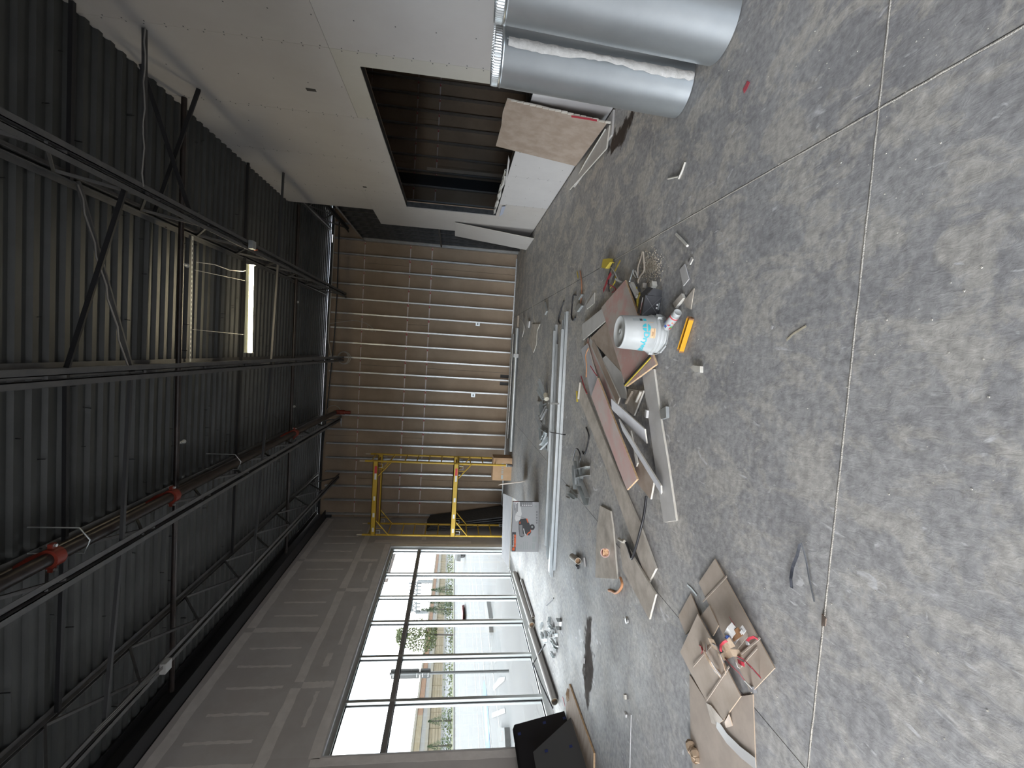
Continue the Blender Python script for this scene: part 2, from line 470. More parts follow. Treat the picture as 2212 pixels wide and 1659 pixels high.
def text_faces(s, size, bold=0.0):
    """flat lettering as faces in its own x-y plane, left edge at x = 0, baseline y = 0"""
    cu = bpy.data.curves.new('lettering', 'FONT'); cu.body = s; cu.size = size; cu.offset = bold
    cu.resolution_u = 3
    ob = bpy.data.objects.new('lettering', cu); col.objects.link(ob)
    dg = bpy.context.evaluated_depsgraph_get()
    me = ob.evaluated_get(dg).to_mesh()
    v = [tuple(p.co) for p in me.vertices]; f = [tuple(p.vertices) for p in me.polygons]
    ob.evaluated_get(dg).to_mesh_clear()
    bpy.data.objects.remove(ob); bpy.data.curves.remove(cu)
    return v, f

def zdeck(x): return 4.92 - 0.013 * x
XR, XL, YF = 2.69, -4.66, 12.68      # faces of the side walls, front of the far studs

# ================================================================== THE SETTING
# ------------------------------------------------------------------ floor
floor = structure('floor', (0, 4, -0.15), 'grey trowelled concrete slab floor with beige worn patches')
MB().box(-4.66, 8.6, -5.0, 12.78, -0.25, -0.02).build('slab_bed', 'ext_kerb', floor)
def slab(x0, x1, y0, y1):
    MB().box(x0, x1, y0, y1, -0.02, 0.0).build('slab', FLOOR, floor)
J = 0.006
slab(-4.66, -1.65 - 0.0025, -5.0, 1.652 - J); slab(-1.65 + 0.0025, 1.02 - J, -5.0, 1.652 - J); slab(1.02 + J, 8.6, -5.0, 1.652 - J)
slab(-4.66, -1.65 - 0.0025, 1.652 + J, 12.78); slab(1.02 + J, 8.6, 1.652 + J, 12.78)
# the middle bay has its long joint filled only near the camera
MB().prism([(-1.6475, 1.658, 0), (1.02 - J, 1.658, 0), (1.02 - J, 4.6, 0), (1.018, 5.4, 0), (1.018, 12.78, 0), (-1.6475, 12.78, 0)], (0, 0, -0.02)).build('slab', FLOOR, floor)
def bead(a, b, w, z=0.002):
    a, b = Vector(a), Vector(b); n = max(8, int((b - a).length / 0.05)); pts = []
    for i in range(n + 1):
        p = a.lerp(b, i / n); p.x += random.uniform(-1, 1) * 0.0012; p.y += random.uniform(-1, 1) * 0.0012
        p.z = z - w + random.uniform(-1, 1) * 0.0008; pts.append(p)
    return MB().tube(pts, w, 6).build('joint_filler', 'caulk', floor)
bead((-4.6, 1.652, 0), (2.6, 1.652, 0), 0.0062); bead((1.02, -2, 0), (1.02, 5.1, 0), 0.0062)
def blob(cx, cy, rx, ry, rot, seed, name, m_, z=0.0012, n=34, jag=0.35):
    rnd = random.Random(seed); pts = []
    for k in range(n):
        a = 2 * pi * k / n; r = 1 + jag * (rnd.random() - 0.5) * 2
        x, y = rx * r * cos(a), ry * r * sin(a)
        pts.append((cx + x * cos(rot) - y * sin(rot), cy + x * sin(rot) + y * cos(rot), z))
    return MB().prism(pts, (0, 0, -0.001)).build(name, m_, floor)
s1 = G(1345, 282); blob(s1.x, s1.y + 0.05, 0.16, 0.50, -0.12, 3, 'stain', 'stain_brown')
for sx, sy, rx, ry, sd in ((1268, 1390, 0.16, 0.50, 5), (1272, 1440, 0.20, 0.40, 6), (1270, 1480, 0.12, 0.35, 8)):
    p = G(sx, sy); blob(p.x, p.y, rx, ry, 1.45, sd, 'stain', 'stain_brown', z=0.0012 + 0.0004 * (sd - 5), jag=0.1)

# ------------------------------------------------------------------ far wall: brown backs of the boards, steel studs in front
wall_far = structure('wall_far', (1.8, 12.78, 0), 'far wall of bare metal studs over brown gypsum board backs')
YB = 12.772                                             # board plane
SP = 0.3835
stud_x = [2.353 - SP * k for k in range(-16, 19)]
rows = [(0.0, 2.275), (2.283, 2.842), (2.850, 4.016), (4.024, 4.84)]
def ztf(x): return zdeck(x) - 0.045
holes = [G(1099, 813), G(1099, 829)]
xbreaks = [-4.66, -3.58, -0.51, 2.17, 4.85, 7.5, 8.6]
for ri, (z0, z1) in enumerate(rows):
    sh = 0.0 if ri % 2 == 0 else 1.15
    xb = [-4.66] + [x + sh for x in xbreaks[1:-1] if -4.6 < x + sh < 8.4] + [8.6]
    for a, b in zip(xb[:-1], xb[1:]):
        a2, b2 = a + 0.003, b - 0.003
        if ri == 0 and a2 < -1.0 < b2:                 # two outlet holes cut at the foot
            hx = sorted([AY(1088, 813, YB).x, AY(1088, 829, YB).x]); w = 0.045
            xs_ = [a2, hx[0] - w, hx[0] + w, hx[1] - w, hx[1] + w, b2]
            pts = [(xs_[0], YB, 0), (xs_[1], YB, 0), (xs_[1], YB, 0.26), (xs_[2], YB, 0.26), (xs_[2], YB, 0),
                   (xs_[3], YB, 0), (xs_[3], YB, 0.26), (xs_[4], YB, 0.26), (xs_[4], YB, 0), (xs_[5], YB, 0),
                   (xs_[5], YB, z1), (xs_[0], YB, z1)]
            MB().prism(pts, (0, 0.016, 0)).build('board', 'kraft_back', wall_far)
        elif ri == 3:
            MB().prism([(a2, YB, z0), (b2, YB, z0), (b2, YB, ztf(b2)), (a2, YB, ztf(a2))], (0, 0.016, 0)).build('board', 'kraft_back', wall_far)
        else:
            MB().box(a2, b2, YB, YB + 0.016, z0, z1).build('board', 'kraft_back', wall_far)
for z, h in ((2.279, 0.030), (2.846, 0.030), (4.020, 0.018)):
    for a, b in zip(stud_x[1:], stud_x[:-1]):
        MB().box(a + 0.02, b - 0.02, YB - 0.003, YB - 0.0005, z - h / 2, z + h / 2 * random.uniform(0.6, 1.2)).build('joint_tape', 'joint_tape', wall_far)
# back-up wall (keeps daylight out everywhere but the slot under the deck)
MB().prism([(-4.66, 12.80, -0.2), (8.6, 12.80, -0.2), (8.6, 12.80, ztf(8.6)), (-4.66, 12.80, ztf(-4.66))], (0, 0.1, 0)).build('backing', 'roof_underside', wall_far)
def c_stud(h, web=0.088, fl=0.036, t=0.003):
    """C-section standing at the origin: front flange at y=0, web runs back along +y"""
    P = [(-fl / 2, 0), (fl / 2, 0), (fl / 2, 0.010), (fl / 2 - t, 0.010), (fl / 2 - t, t), (-fl / 2 + t, t), (-fl / 2 + t, web - t),
         (fl / 2 - t, web - t), (fl / 2 - t, web - 0.01), (fl / 2, web - 0.010), (fl / 2, web), (-fl / 2, web)]
    return MB().prism([(x, y, h) for x, y in P], (0, 0, -h))
st = c_stud(4.79).build('stud', 'stud_steel', wall_far, origin=(0, 0, 0))
put(st, (stud_x[0], YF, 0.005), wall_far)
for x in stud_x[1:]:
    if -4.62 < x: again(st, (x, YF, 0.005), wall_far)
def track(parent, a, b, yc, z, up=1, m_='stud_steel'):
    t = MB(); t.box(a, b, yc, yc + 0.092, z, z + 0.003 * up if up > 0 else z + 0.003)
    t.box(a, b, yc - 0.002, yc + 0.001, min(z, z + 0.03 * up), max(z, z + 0.03 * up))
    return t.build('track', m_, parent)
track(wall_far, -4.64, 2.60, YF, 0.001, 1); track(wall_far, 2.80, 8.58, YF, 0.001, 1)
for a, b in ((-4.64, 2.6), (2.8, 8.58)):
    MB().prism([(a, YF - .002, ztf(a) - .05), (b, YF - .002, ztf(b) - .05), (b, YF - .002, ztf(b)), (a, YF - .002, ztf(a))], (0, 0.003, 0)).build('track', 'track_dark', wall_far)

# ------------------------------------------------------------------ right wall
wall_right = structure('wall_right', (2.75, 4.0, 0), 'pale drywall partition with a rough window opening and bare studs at its far end')
OY0, OY1, OZ0, OZ1 = 4.845, 9.285, 0.895, 2.605
TB = 0.016
def wpoly(pts, m_='drywall'):
    return MB().prism([(XR, y, z) for y, z in pts], (TB, 0, 0)).build('board', m_, wall_right)
g = 0.0015
ztop = zdeck(XR) + 0.032
def rect(y0, y1, z0, z1, m_='drywall'): return wpoly([(y0 + g, z0 + g), (y1 - g, z0 + g), (y1 - g, z1 - g), (y0 + g, z1 - g)], m_)
ys = [-5.0, -3.06, -1.78, -0.50, 0.78, 2.06, 3.34, 4.62, 5.90, 7.17, 8.53]
for a, b in zip(ys[:7], ys[1:8]):
    rect(a, b, 0.012, 2.835); rect(a, b, 2.835, ztop)
# column by the near jamb: L-shaped lower board
rect(4.62, 5.90, 0.012, OZ0, 'drywall_low')
wpoly([(4.62 + g, OZ0 + g), (OY0, OZ0 + g), (OY0, OZ1), (5.90 - g, OZ1), (5.90 - g, 2.835 - g), (4.62 + g, 2.835 - g)], 'drywall_yellow')
rect(4.62, 5.90, 2.835, ztop)
rect(5.90, 7.17, 0.012, OZ0, 'drywall_low'); rect(5.90, 7.17, OZ1, ztop)
rect(7.17, 8.53, 0.012, OZ0, 'drywall_low'); rect(7.17, 8.53, OZ1, ztop)
rect(8.53, 9.66, 3.30, ztop)
wpoly([(8.53 + g, 0.012), (10.70, 0.012), (10.70, 3.30 - g), (8.53 + g, 3.30 - g), (8.53 + g, OZ1), (OY1, OZ1), (OY1, OZ0), (8.53 + g, OZ0)])
# back face of the partition (other room) as larger sheets
for y0, y1, z0, z1 in ((-5, OY0, 0.012, 4.86), (OY0, OY1, 0.012, OZ0), (OY0, OY1, OZ1, 4.86), (OY1, 9.6, 0.012, 4.86)):
    MB().box(XR + 0.110, XR + 0.126, y0, y1, z0, z1).build('board', 'kraft_back', wall_right)
# steel lining of the opening
t = MB(); t.box(XR + TB, XR + 0.110, OY0, OY1, OZ1, OZ1 + 0.003); t.build('head_track', 'track_dark', wall_right)
t = MB(); t.box(XR + TB, XR + 0.110, OY0, OY1, OZ0 - 0.003, OZ0); t.build('sill_track', 'track_dark', wall_right)
for y0 in (OY0 - 0.003, OY1):
    t = MB(); t.box(XR + TB, XR + 0.110, y0, y0 + 0.003, OZ0, OZ1); t.build('jamb_stud', 'track_dark', wall_right)
# bare studs past the drywall, under a sloping run of track
rs = c_stud(4.03).build('stud', 'track_dark', wall_right, origin=(0, 0, 0))
rs.rotation_euler = (0, 0, radians(-90))               # open side looks down the wall
put(rs, (XR + TB, 9.62, 0.004), wall_right)
for k in range(1, 9): again(rs, (XR + TB, 9.62 + 0.375 * k, 0.004), wall_right)
MB().box(XR + 0.012, XR + 0.108, 9.60, 12.66, 4.035, 4.039).build('top_track', 'track_dark', wall_right)
MB().box(XR + 0.010, XR + 0.014, 9.60, 12.66, 4.000, 4.039).build('top_track', 'stud_steel', wall_right)
MB().box(XR + 0.016, XR + 0.108, 10.70, 12.66, 0.001, 0.004).build('bottom_track', 'stud_steel', wall_right)
MB().box(XR + 0.010, XR + 0.095, 12.55, 12.65, 0.004, 4.03).build('end_stud', 'stud_steel', wall_right)
MB().box(XR + 0.012, XR + 0.022, 10.70, 12.60, 2.02, 2.06).build('blocking', 'track_dark', wall_right)
MB().box(XR + 0.114, XR + 0.128, 9.61, 12.64, 0.02, 4.0).build('board', 'kraft_back', wall_right)
# two small box holes, their shade painted as black patches on the face
for hx, hy, w, h in ((672, 194, 0.055, 0.10), (788, 404, 0.06, 0.06)):
    p = AX(hx, hy, XR)
    MB().box(XR - 0.0015, XR - 0.0002, p.y - w / 2, p.y + w / 2, p.z - h / 2, p.z + h / 2).build('painted_hole', 'gasket', wall_right)
sc_ = MB()
for y in (4.60, 4.64, 5.88, 5.92, 7.15, 7.19, 8.51, 8.55):
    for k in range(30):
        z = 0.1 + k * 0.165 + random.uniform(-.02, .02)
        if z > ztop - 0.05 or (OZ0 - .03 < z < OZ1 + .03 and OY0 < y < OY1): continue
        sc_.box(XR - 0.0012, XR, y - 0.005, y + 0.005, z - 0.005, z + 0.005)
for y in (3.75, 4.2, 5.26, 6.32, 6.75, 7.62, 8.08, 9.0, 9.4):
    for k in range(14):
        z = 0.15 + k * 0.34
        if OZ0 - .03 < z < OZ1 + .03 and OY0 < y < OY1: continue
        sc_.box(XR - 0.0012, XR, y - 0.005, y + 0.005, z - 0.005, z + 0.005)
tag(sc_.build('screw_heads', 'print_dark', wall_right), kind='stuff')

# ------------------------------------------------------------------ left wall with its shopfront window
wall_left = structure('wall_left', (-4.7, 4.0, 0), 'grey drywall window wall with lighter taped seams')
WY0, WY1, WZ0, WZ1 = 5.17, 10.91, 0.06, 2.80
WTOP = 4.71
def lbox(y0, y1, z0, z1, m_='drywall_grey'):
    return MB().box(XL - 0.10, XL, y0, y1, z0, z1).build('board', m_, wall_left)
lbox(WY1, 12.80, 0.0, 3.42); lbox(10.14, 12.80, 3.42, WTOP)
lbox(7.61, 10.14, 3.42, WTOP); lbox(5.08, 7.61, 3.42, WTOP); lbox(4.3, 5.08, 3.42, WTOP)
lbox(8.88, WY1, WZ1, 3.42); lbox(6.33, 8.88, WZ1, 3.42); lbox(WY0, 6.33, WZ1, 3.42)
lbox(4.3, WY0, 0.0, 3.42)
lbox(-5.0, 0.7, 2.9, WTOP); lbox(0.7, 4.3, 0.0, WTOP)
MB().box(-4.765, -4.60, 12.70, 12.92, 4.60, 5.06).build('leak_filler', 'black_steel', wall_left)  # black corner block added to stop a daylight leak
MB().box(XL - 0.10, XL - 0.005, -5.0, 12.80, WTOP, 5.05).build('leak_filler', 'black_steel', wall_left)  # black plate added above the boards to keep daylight from leaking in
def seam(y0, y1, z0, z1):
    rnd = random.Random(int(y0 * 91 + z0 * 17)); n = 14; vertical = (z1 - z0) > (y1 - y0)
    pts = []
    ends = []
    for s in (0, 1):
        row = []
        for k in range(n + 1):
            t_ = k / n; j = rnd.uniform(-1, 1) * 0.010
            if vertical: row.append(((y1 if s else y0) + j, z0 + (z1 - z0) * t_))
            else: row.append((y0 + (y1 - y0) * t_, (z1 if s else z0) + j))
        ends.append(row)
    pts = ends[0] + ends[1][::-1]
    MB().prism([(XL + 0.0016, y, z) for y, z in pts], (-0.0016, 0, 0)).build('seam_compound', 'compound', wall_left)
for a, b in ((4.35, 7.55), (7.67, 10.08), (10.20, 12.6)):
    seam(a, b, 4.50, 4.63)
for a, b in ((4.35, 6.27), (6.39, 8.82), (8.94, 12.6)):
    seam(a, b, 3.36, 3.49)
for y in (5.42, 5.84, 6.30, 6.73, 7.14, 8.01, 8.44, 8.88, 9.29, 9.72, 10.60, 11.03, 11.45, 11.84, 4.98, 4.55):
    seam(y - 0.022, y + 0.022, 3.62 + random.uniform(-.02, .02), 4.35 + random.uniform(-.03, .03))
for y, z0, z1 in ((7.61, 3.50, 4.50), (10.14, 3.50, 4.50), (5.06, 3.50, 4.49), (8.88, 2.95, 3.36), (6.33, 2.95, 3.36), (10.15, 2.97, 3.36)):
    seam(y - 0.06, y + 0.06, z0, z1)
seam(WY0 - 0.03, WY1 + 0.1, WZ1 + 0.01, WZ1 + 0.13); seam(WY1 + 0.02, WY1 + 0.14, 0.05, WZ1 + 0.0); seam(WY0 - 0.13, WY0 - 0.02, 0.05, WZ1 + 0.1)
seam(9.2, 10.0, 3.06, 3.12); seam(7.2, 8.3, 3.05, 3.10); seam(11.1, 11.25, 0.9, 3.2); seam(11.3, 12.5, 2.0, 2.1)
seam(5.6, 6.2, 3.10, 3.15); seam(6.7, 7.0, 3.12, 3.2); seam(11.4, 12.6, 1.1, 1.2)
# flashing of the reveal
MB().box(XL - 0.10, XL - 0.0, WY1 - 0.012, WY1 - 0.001, WZ0, WZ1 - 0.001).build('corner_bead', 'white_paint', wall_left)
MB().box(XL - 0.10, XL - 0.0, WY0, WY1 - 0.013, WZ1 - 0.012, WZ1 - 0.001).build('corner_bead', 'drywall_low', wall_left)
MB().box(XL - 0.10, XL - 0.0, WY0 + 0.001, WY0 + 0.012, WZ0, WZ1 - 0.013).build('corner_bead', 'drywall_low', wall_left)

window_1 = structure('window_1', (-4.78, 8.0, 0.0), 'aluminium shopfront window of six bays with a transom')
FX0, FX1 = -4.82, -4.715                                # frame depth
my = [9.68, 8.75, 7.92, 6.99, 6.07]
tz = 2.125
def member(name, y0, y1, z0, z1):
    f = MB(); f.box(FX0, FX1, y0, y1, z0, z1)
    return f.build(name, 'aluminium', window_1)
member('sill_member', WY0 + 0.012, WY1 - 0.012, 0.0, 0.085)
member('head_member', WY0 + 0.012, WY1 - 0.012, WZ1 - 0.075, WZ1 - 0.013)
member('jamb_member', WY1 - 0.065, WY1 - 0.013, 0.085, WZ1 - 0.075); member('jamb_member', WY0 + 0.013, WY0 + 0.065, 0.085, WZ1 - 0.075)
for y in my: member('mullion', y - 0.026, y + 0.026, 0.085, WZ1 - 0.075)
edges = [WY1 - 0.065] + [v for y in my for v in (y + 0.026, y - 0.026)] + [WY0 + 0.065]
for i in range(0, len(edges), 2):
    y1, y0 = edges[i], edges[i + 1]
    tr = MB(); tr.box(FX0, FX1, y0, y1, tz - 0.030, tz + 0.030)
    tr.build('transom', 'aluminium_dark', window_1)
    for z0, z1 in ((0.085, tz - 0.030), (tz + 0.030, WZ1 - 0.075)):
        gk = MB(); e = 0.012
        gk.box(-4.775, -4.760, y0, y0 + e, z0, z1); gk.box(-4.775, -4.760, y1 - e, y1, z0, z1)
        gk.box(-4.775, -4.760, y0 + e, y1 - e, z0, z0 + e); gk.box(-4.775, -4.760, y0 + e, y1 - e, z1 - e, z1)
        gk.build('gasket', 'gasket', window_1)
        MB().box(-4.771, -4.764, y0 + 0.006, y1 - 0.006, z0 + 0.006, z1 - 0.006).build('pane', GLASS, window_1)

# unseen open bays beside the camera, added and sized to let in daylight
added_bays = structure('added_bays', (-4.78, 0.0, 0.0), 'unseen open shopfront bays added beside the camera to let in daylight')
for y in (0.665, -0.7, -1.9, -3.2, -4.9):
    MB().box(FX0, FX1, y - 0.028, y + 0.028, 0.0, 2.88).build('mullion', 'aluminium', added_bays)
MB().box(FX0, FX1, -4.98, 0.69, 2.881, 2.899).build('head_member', 'aluminium', added_bays)
wall_front = structure('wall_front', (0, -5.0, 0), 'front wall behind the camera')
MB().box(-4.66, -1.7, -5.1, -5.0, 0, 4.97).build('board', 'drywall', wall_front)
MB().box(0.9, 8.6, -5.1, -5.0, 0, 4.9).build('board', 'drywall', wall_front)
MB().box(-1.7, 0.9, -5.1, -5.0, 2.6, 4.95).build('board', 'drywall', wall_front)  # unseen opening below is added and sized to light the room
wall_outer = structure('wall_outer', (8.65, 4, 0), 'outer wall of the next room')
MB().box(8.6, 8.7, -5.1, 12.9, 0, 4.83).build('board', 'kraft_back', wall_outer)

# ------------------------------------------------------------------ ceiling: steel deck
ceiling = structure('ceiling', (0, 4, 5.0), 'dark ribbed steel roof deck')
PITCH_D = 0.155
def deck_sheet():
    prof = []                                           # (y, dz) one sheet of six ribs
    for k in range(6):
        y = k * PITCH_D
        prof += [(y, 0.0), (y + 0.055, 0.0), (y + 0.075, 0.036), (y + 0.135, 0.036)]
    prof.append((6 * PITCH_D, 0.0))
    m_ = MB()
    x0, x1 = -4.62, 8.6
    vs_ = []
    for y, dz in prof: vs_ += [(x0, y, zdeck(x0) + dz), (x1, y, zdeck(x1) + dz)]
    m_.add(vs_, [(2 * i, 2 * i + 1, 2 * i + 3, 2 * i + 2) for i in range(len(prof) - 1)])
    return m_
d0 = deck_sheet().build('deck_sheet', 'deck_steel', ceiling, origin=(0, 0, 0))
put(d0, (0, -5.1, 0), ceiling)
k = 1
while -5.1 + 0.93 * k < 12.8:
    again(d0, (0, -5.1 + 0.93 * k, 0), ceiling); k += 1
roof = structure('roof', (0, 4, 5.1), 'unseen slab added above the deck to block the sky')
MB().hexa([(-4.9, -5.4, 5.06), (8.8, -5.4, 4.90), (8.8, 12.82, 4.90), (-4.9, 12.82, 5.06), (-4.9, -5.4, 5.3), (8.8, -5.4, 5.3), (8.8, 12.82, 5.3), (-4.9, 12.82, 5.3)]).build('sky_blocker', 'roof_underside', roof)  # unseen slab over the deck, added against light leaks
tips = MB()
for _ in range(170):
    x, y = random.uniform(-4.2, 2.5), random.uniform(3.6, 11.5)
    z = zdeck(x); tips.bar((x, y, z + 0.04), (x + random.uniform(-.01, .01), y, z - 0.035), 0.007, 0.007)
tag(tips.build('screw_tips', 'black_steel', ceiling), kind='stuff')

# ================================================================== STEELWORK AND SERVICES UNDER THE DECK
def angle(m_, a, b, leg, t, sx, sz):
    """L-section running along y from a to b; legs point to sx and sz"""
    x, y0, z = a; y1 = b[1]
    m_.box(min(x, x + leg * sx), max(x, x + leg * sx), y0, y1, min(z, z + t * sz), max(z, z + t * sz))
    m_.box(min(x, x + t * sx), max(x, x + t * sx), y0, y1, min(z, z + leg * sz), max(z, z + leg * sz))
    return m_
def make_joist(x, label, y0=-4.95, y1=12.60):
    zt, zb = zdeck(x) - 0.003, 4.40
    r = thing('roof_joist', label, 'joist', (x, 4, zb), 'open web steel roof joists')
    gp, leg, th = 0.016, 0.050, 0.006
    for s in (-1, 1):
        angle(MB(), (x + gp * s, y0, zt - th), (0, y1), leg, th, s, 1 if False else -1).build('top_chord', 'joist_grey', r)
        angle(MB(), (x + gp * s, y0, zb), (0, y1 - 0.02), leg, th, s, 1).build('bottom_chord', 'joist_grey', r)
    p = 0.62; y = y0 + 0.1; up = True; proto = {}
    while y + p < y1:
        a, b = (zb + 0.02, zt - 0.05) if up else (zt - 0.05, zb + 0.02)
        if up not in proto:
            proto[up] = MB().bar((x, y, a), (x, y + p, b), 0.026, 0.020).build('web_bar', 'joist_grey', r); pl = WORLD_LOC[proto[up].name].copy(); proto[(up, 'y')] = (y, pl)
        else:
            yy, pl = proto[(up, 'y')]; again(proto[up], pl + Vector((0, y - yy, 0)), r)
        y += p * (1.0 if up else 0.72); up = not up
    return r
jx = {'right': 1.26, 'centre': -0.37, 'left': -1.93, 'far_left': -3.47, 'behind': 2.93}
make_joist(jx['right'], 'grey open web roof joist nearest the drywall partition')
make_joist(jx['centre'], 'grey open web roof joist along the middle of the room')
make_joist(jx['left'], 'grey open web roof joist beside the black sprinkler main')
make_joist(jx['far_left'], 'grey open web roof joist nearest the window wall')
make_joist(jx['behind'], 'roof joist beyond the drywall partition, seen over the bare studs')

sb = MB()
bx0, bx1 = -4.655, -4.43
sb.box(bx0, bx1, -4.9, 12.62, 4.722, 4.738); sb.box(bx0, bx1, -4.9, 12.62, zdeck(-4.5) - 0.03, zdeck(-4.5) - 0.012)
sb.box(bx0 + 0.10, bx0 + 0.112, -4.9, 12.62, 4.738, zdeck(-4.5) - 0.03)
tag(sb.build('steel_beam', 'black_steel'), 'long black steel roof beam lying along the top of the window wall', 'beam')

def bar_thing(name, a, b, w, h, m_, label, cat, group=None):
    return tag(MB().bar(a, b, w, h).build(name, m_), label, cat, group)
# bridging between the joists
def zb_(x): return zdeck(x) - 0.055
BR = 'bridging angles between the joists'
bar_thing('bridging_angle', (1.24, 4.46, zb_(1.2)), (2.68, 4.46, zb_(2.6)), 0.035, 0.035, 'black_steel', 'dark top bridging bar by the drywall partition, nearest the camera', 'bridging', BR)
bar_thing('bridging_angle', (1.24, 4.73, 4.43), (2.68, 4.70, 4.43), 0.035, 0.03, 'bridging_grey', 'lower bridging bar with taped cable that pierces the drywall partition near the camera', 'bridging', BR)
bar_thing('bridging_angle', (-1.9, 4.46, zb_(-1)), (-0.40, 4.46, zb_(-.5)), 0.035, 0.035, 'black_steel', 'dark top bridging bar between the middle joist and sprinkler main joist', 'bridging', BR)
bar_thing('bridging_angle', (-3.44, 4.42, zb_(-3)), (-1.96, 4.46, zb_(-2)), 0.035, 0.035, 'black_steel', 'dark top bridging bar crossing above the nearest red pipe coupling', 'bridging', BR)
bar_thing('bridging_angle', (-1.9, 4.46, 4.42), (-0.40, 4.55, 4.42), 0.03, 0.03, 'bridging_grey', 'lower grey bridging bar between middle joist and sprinkler main', 'bridging', BR)
bar_thing('bridging_angle', (-3.44, 4.27, 4.42), (-1.96, 4.45, 4.42), 0.03, 0.03, 'bridging_grey', 'lower grey bridging bar from sprinkler main to the joist by the window wall', 'bridging', BR)
bar_thing('bridging_angle', (-0.40, 7.76, zb_(0)), (2.68, 7.78, zb_(2)), 0.03, 0.035, 'black_steel', 'dark top bridging bar crossing above the strip light to the partition', 'bridging', BR)
bar_thing('bridging_angle', (-3.44, 7.72, zb_(-3)), (-0.42, 7.76, zb_(-1)), 0.03, 0.035, 'black_steel', 'dark top bridging bar left of the strip light, halfway down the room', 'bridging', BR)
bar_thing('bridging_angle', (1.27, 7.95, 4.42), (2.68, 8.05, 4.42), 0.03, 0.03, 'bridging_grey', 'lower bridging bar that pierces the partition halfway down', 'bridging', BR)
bar_thing('bridging_angle', (-0.40, 7.78, 4.42), (1.25, 7.95, 4.42), 0.03, 0.03, 'bridging_grey', 'lower bridging bar just beyond the strip light', 'bridging', BR)
bar_thing('bridging_angle', (-1.90, 7.54, 4.42), (-0.42, 7.78, 4.42), 0.03, 0.03, 'bridging_grey', 'lower bridging bar between middle joist and sprinkler main, halfway down', 'bridging', BR)
bar_thing('bridging_angle', (-3.44, 7.30, 4.42), (-1.96, 7.52, 4.42), 0.03, 0.03, 'bridging_grey', 'lower bridging bar between sprinkler main and window wall joist, halfway down', 'bridging', BR)
def cross(name, a, b, label, m_='black_steel'):
    return tag(MB().bar(a, b, 0.042, 0.012, up=(0, 1, 0)).bar(Vector(a) + Vector((0, 0.02, 0)), Vector(b) + Vector((0, 0.02, 0)), 0.008, 0.04, up=(0, 1, 0)).build(name, m_), label, 'brace', 'crossed braces between joists')
xm, xr_ = jx['centre'], jx['right']
cross('cross_brace', (xm, 4.46, zdeck(xm) - 0.05), (xr_, 4.50, 4.44), 'dark cross brace falling from middle joist towards the partition side')
cross('cross_brace', (xr_, 4.55, zdeck(xr_) - 0.05), (xm, 4.60, 4.44), 'cross brace carrying a taped grey cable, falling to the middle joist', 'joist_grey')
cross('cross_brace', (2.68, 5.30, zdeck(2.6) - 0.06), (1.28, 5.55, 4.46), 'dark cross brace falling from the partition top to the joist')
cross('cross_brace', (2.68, 5.66, 4.47), (1.28, 5.60, zdeck(1.2) - 0.04), 'dark cross brace rising from the partition face to the joist')
# cable taped to the brace
cab = []
for i in range(14):
    t_ = i / 13; p = Vector((xr_ - 0.05, 4.50, zdeck(xr_) - 0.10)).lerp(Vector((xm + 0.05, 4.55, 4.44)), t_)
    p.z -= 0.012 + 0.012 * sin(i * 2.1); p.y -= 0.03; cab.append(p)
tag(MB().tube(cab, 0.007, 6).build('armoured_cable', 'cable_grey'), 'pale armoured cable taped along the cross brace', 'cable')
cab = [Vector((2.66, 4.66, 4.40)).lerp(Vector((1.30, 4.66, 4.405)), i / 12) + Vector((0, 0, 0.008 * sin(i * 1.9))) for i in range(13)]
tag(MB().tube(cab, 0.007, 6).build('armoured_cable', 'cable_grey'), 'pale cable taped below the bridging bar by the drywall partition', 'cable')

# sprinkler main
sm_ = thing('sprinkler_main', 'big black steel sprinkler main with red couplings running to the far wall', 'pipe', (-1.76, 4, 4.45), None)
px_, pz_ = -1.765, 4.52
MB().tube([(px_, -4.9, pz_), (px_, 12.35, pz_)], 0.052, 20).build('pipe', 'black_pipe', sm_)
MB().tube([(px_ - 0.10, -4.9, pz_ + 0.26), (px_ - 0.10, 12.35, pz_ + 0.26)], 0.035, 16).build('pipe', 'black_pipe', sm_)
for y in (3.86, 5.38, 9.30):
    cpl = MB(); cpl.tube([(px_, y - 0.045, pz_), (px_, y + 0.045, pz_)], 0.075, 20)
    cpl.box(px_ - 0.11, px_ + 0.11, y - 0.022, y + 0.022, pz_ - 0.016, pz_ + 0.016)
    o = cpl.build('coupling', 'red_paint', sm_)
    for s in (-1, 1): MB().tube([(px_ + 0.096 * s, y, pz_ - 0.034), (px_ + 0.096 * s, y, pz_ + 0.034)], 0.012, 8).build('bolt', 'galvanized', o)
    cp = MB(); cp.tube([(px_, y, pz_ + 0.05), (px_ - 0.04, y, pz_ + 0.14), (px_ - 0.10, y, pz_ + 0.23)], [0.05, 0.05, 0.045], 14); cp.build('tee', 'red_paint', sm_)
MB().tube([(px_, 12.35, pz_), (px_, 12.44, pz_ - 0.02), (px_, 12.48, pz_ - 0.10), (px_, 12.48, pz_ - 0.22)], 0.058, 16).build('elbow', 'red_paint', sm_)
MB().tube([(px_, 12.48, pz_ - 0.22), (px_, 12.48, pz_ - 0.36)], 0.045, 14).build('elbow', 'red_paint', sm_)
for y in (4.15, 6.9):
    MB().tube([(px_ + 0.12, y, zdeck(px_) - 0.02), (px_ + 0.12, y, pz_ + 0.02), (px_ + 0.02, y, pz_ - 0.06), (px_ - 0.09, y, pz_ - 0.02), (px_ - 0.10, y, zdeck(px_) - 0.02)], 0.006, 6).build('hanger', 'galvanized', sm_)

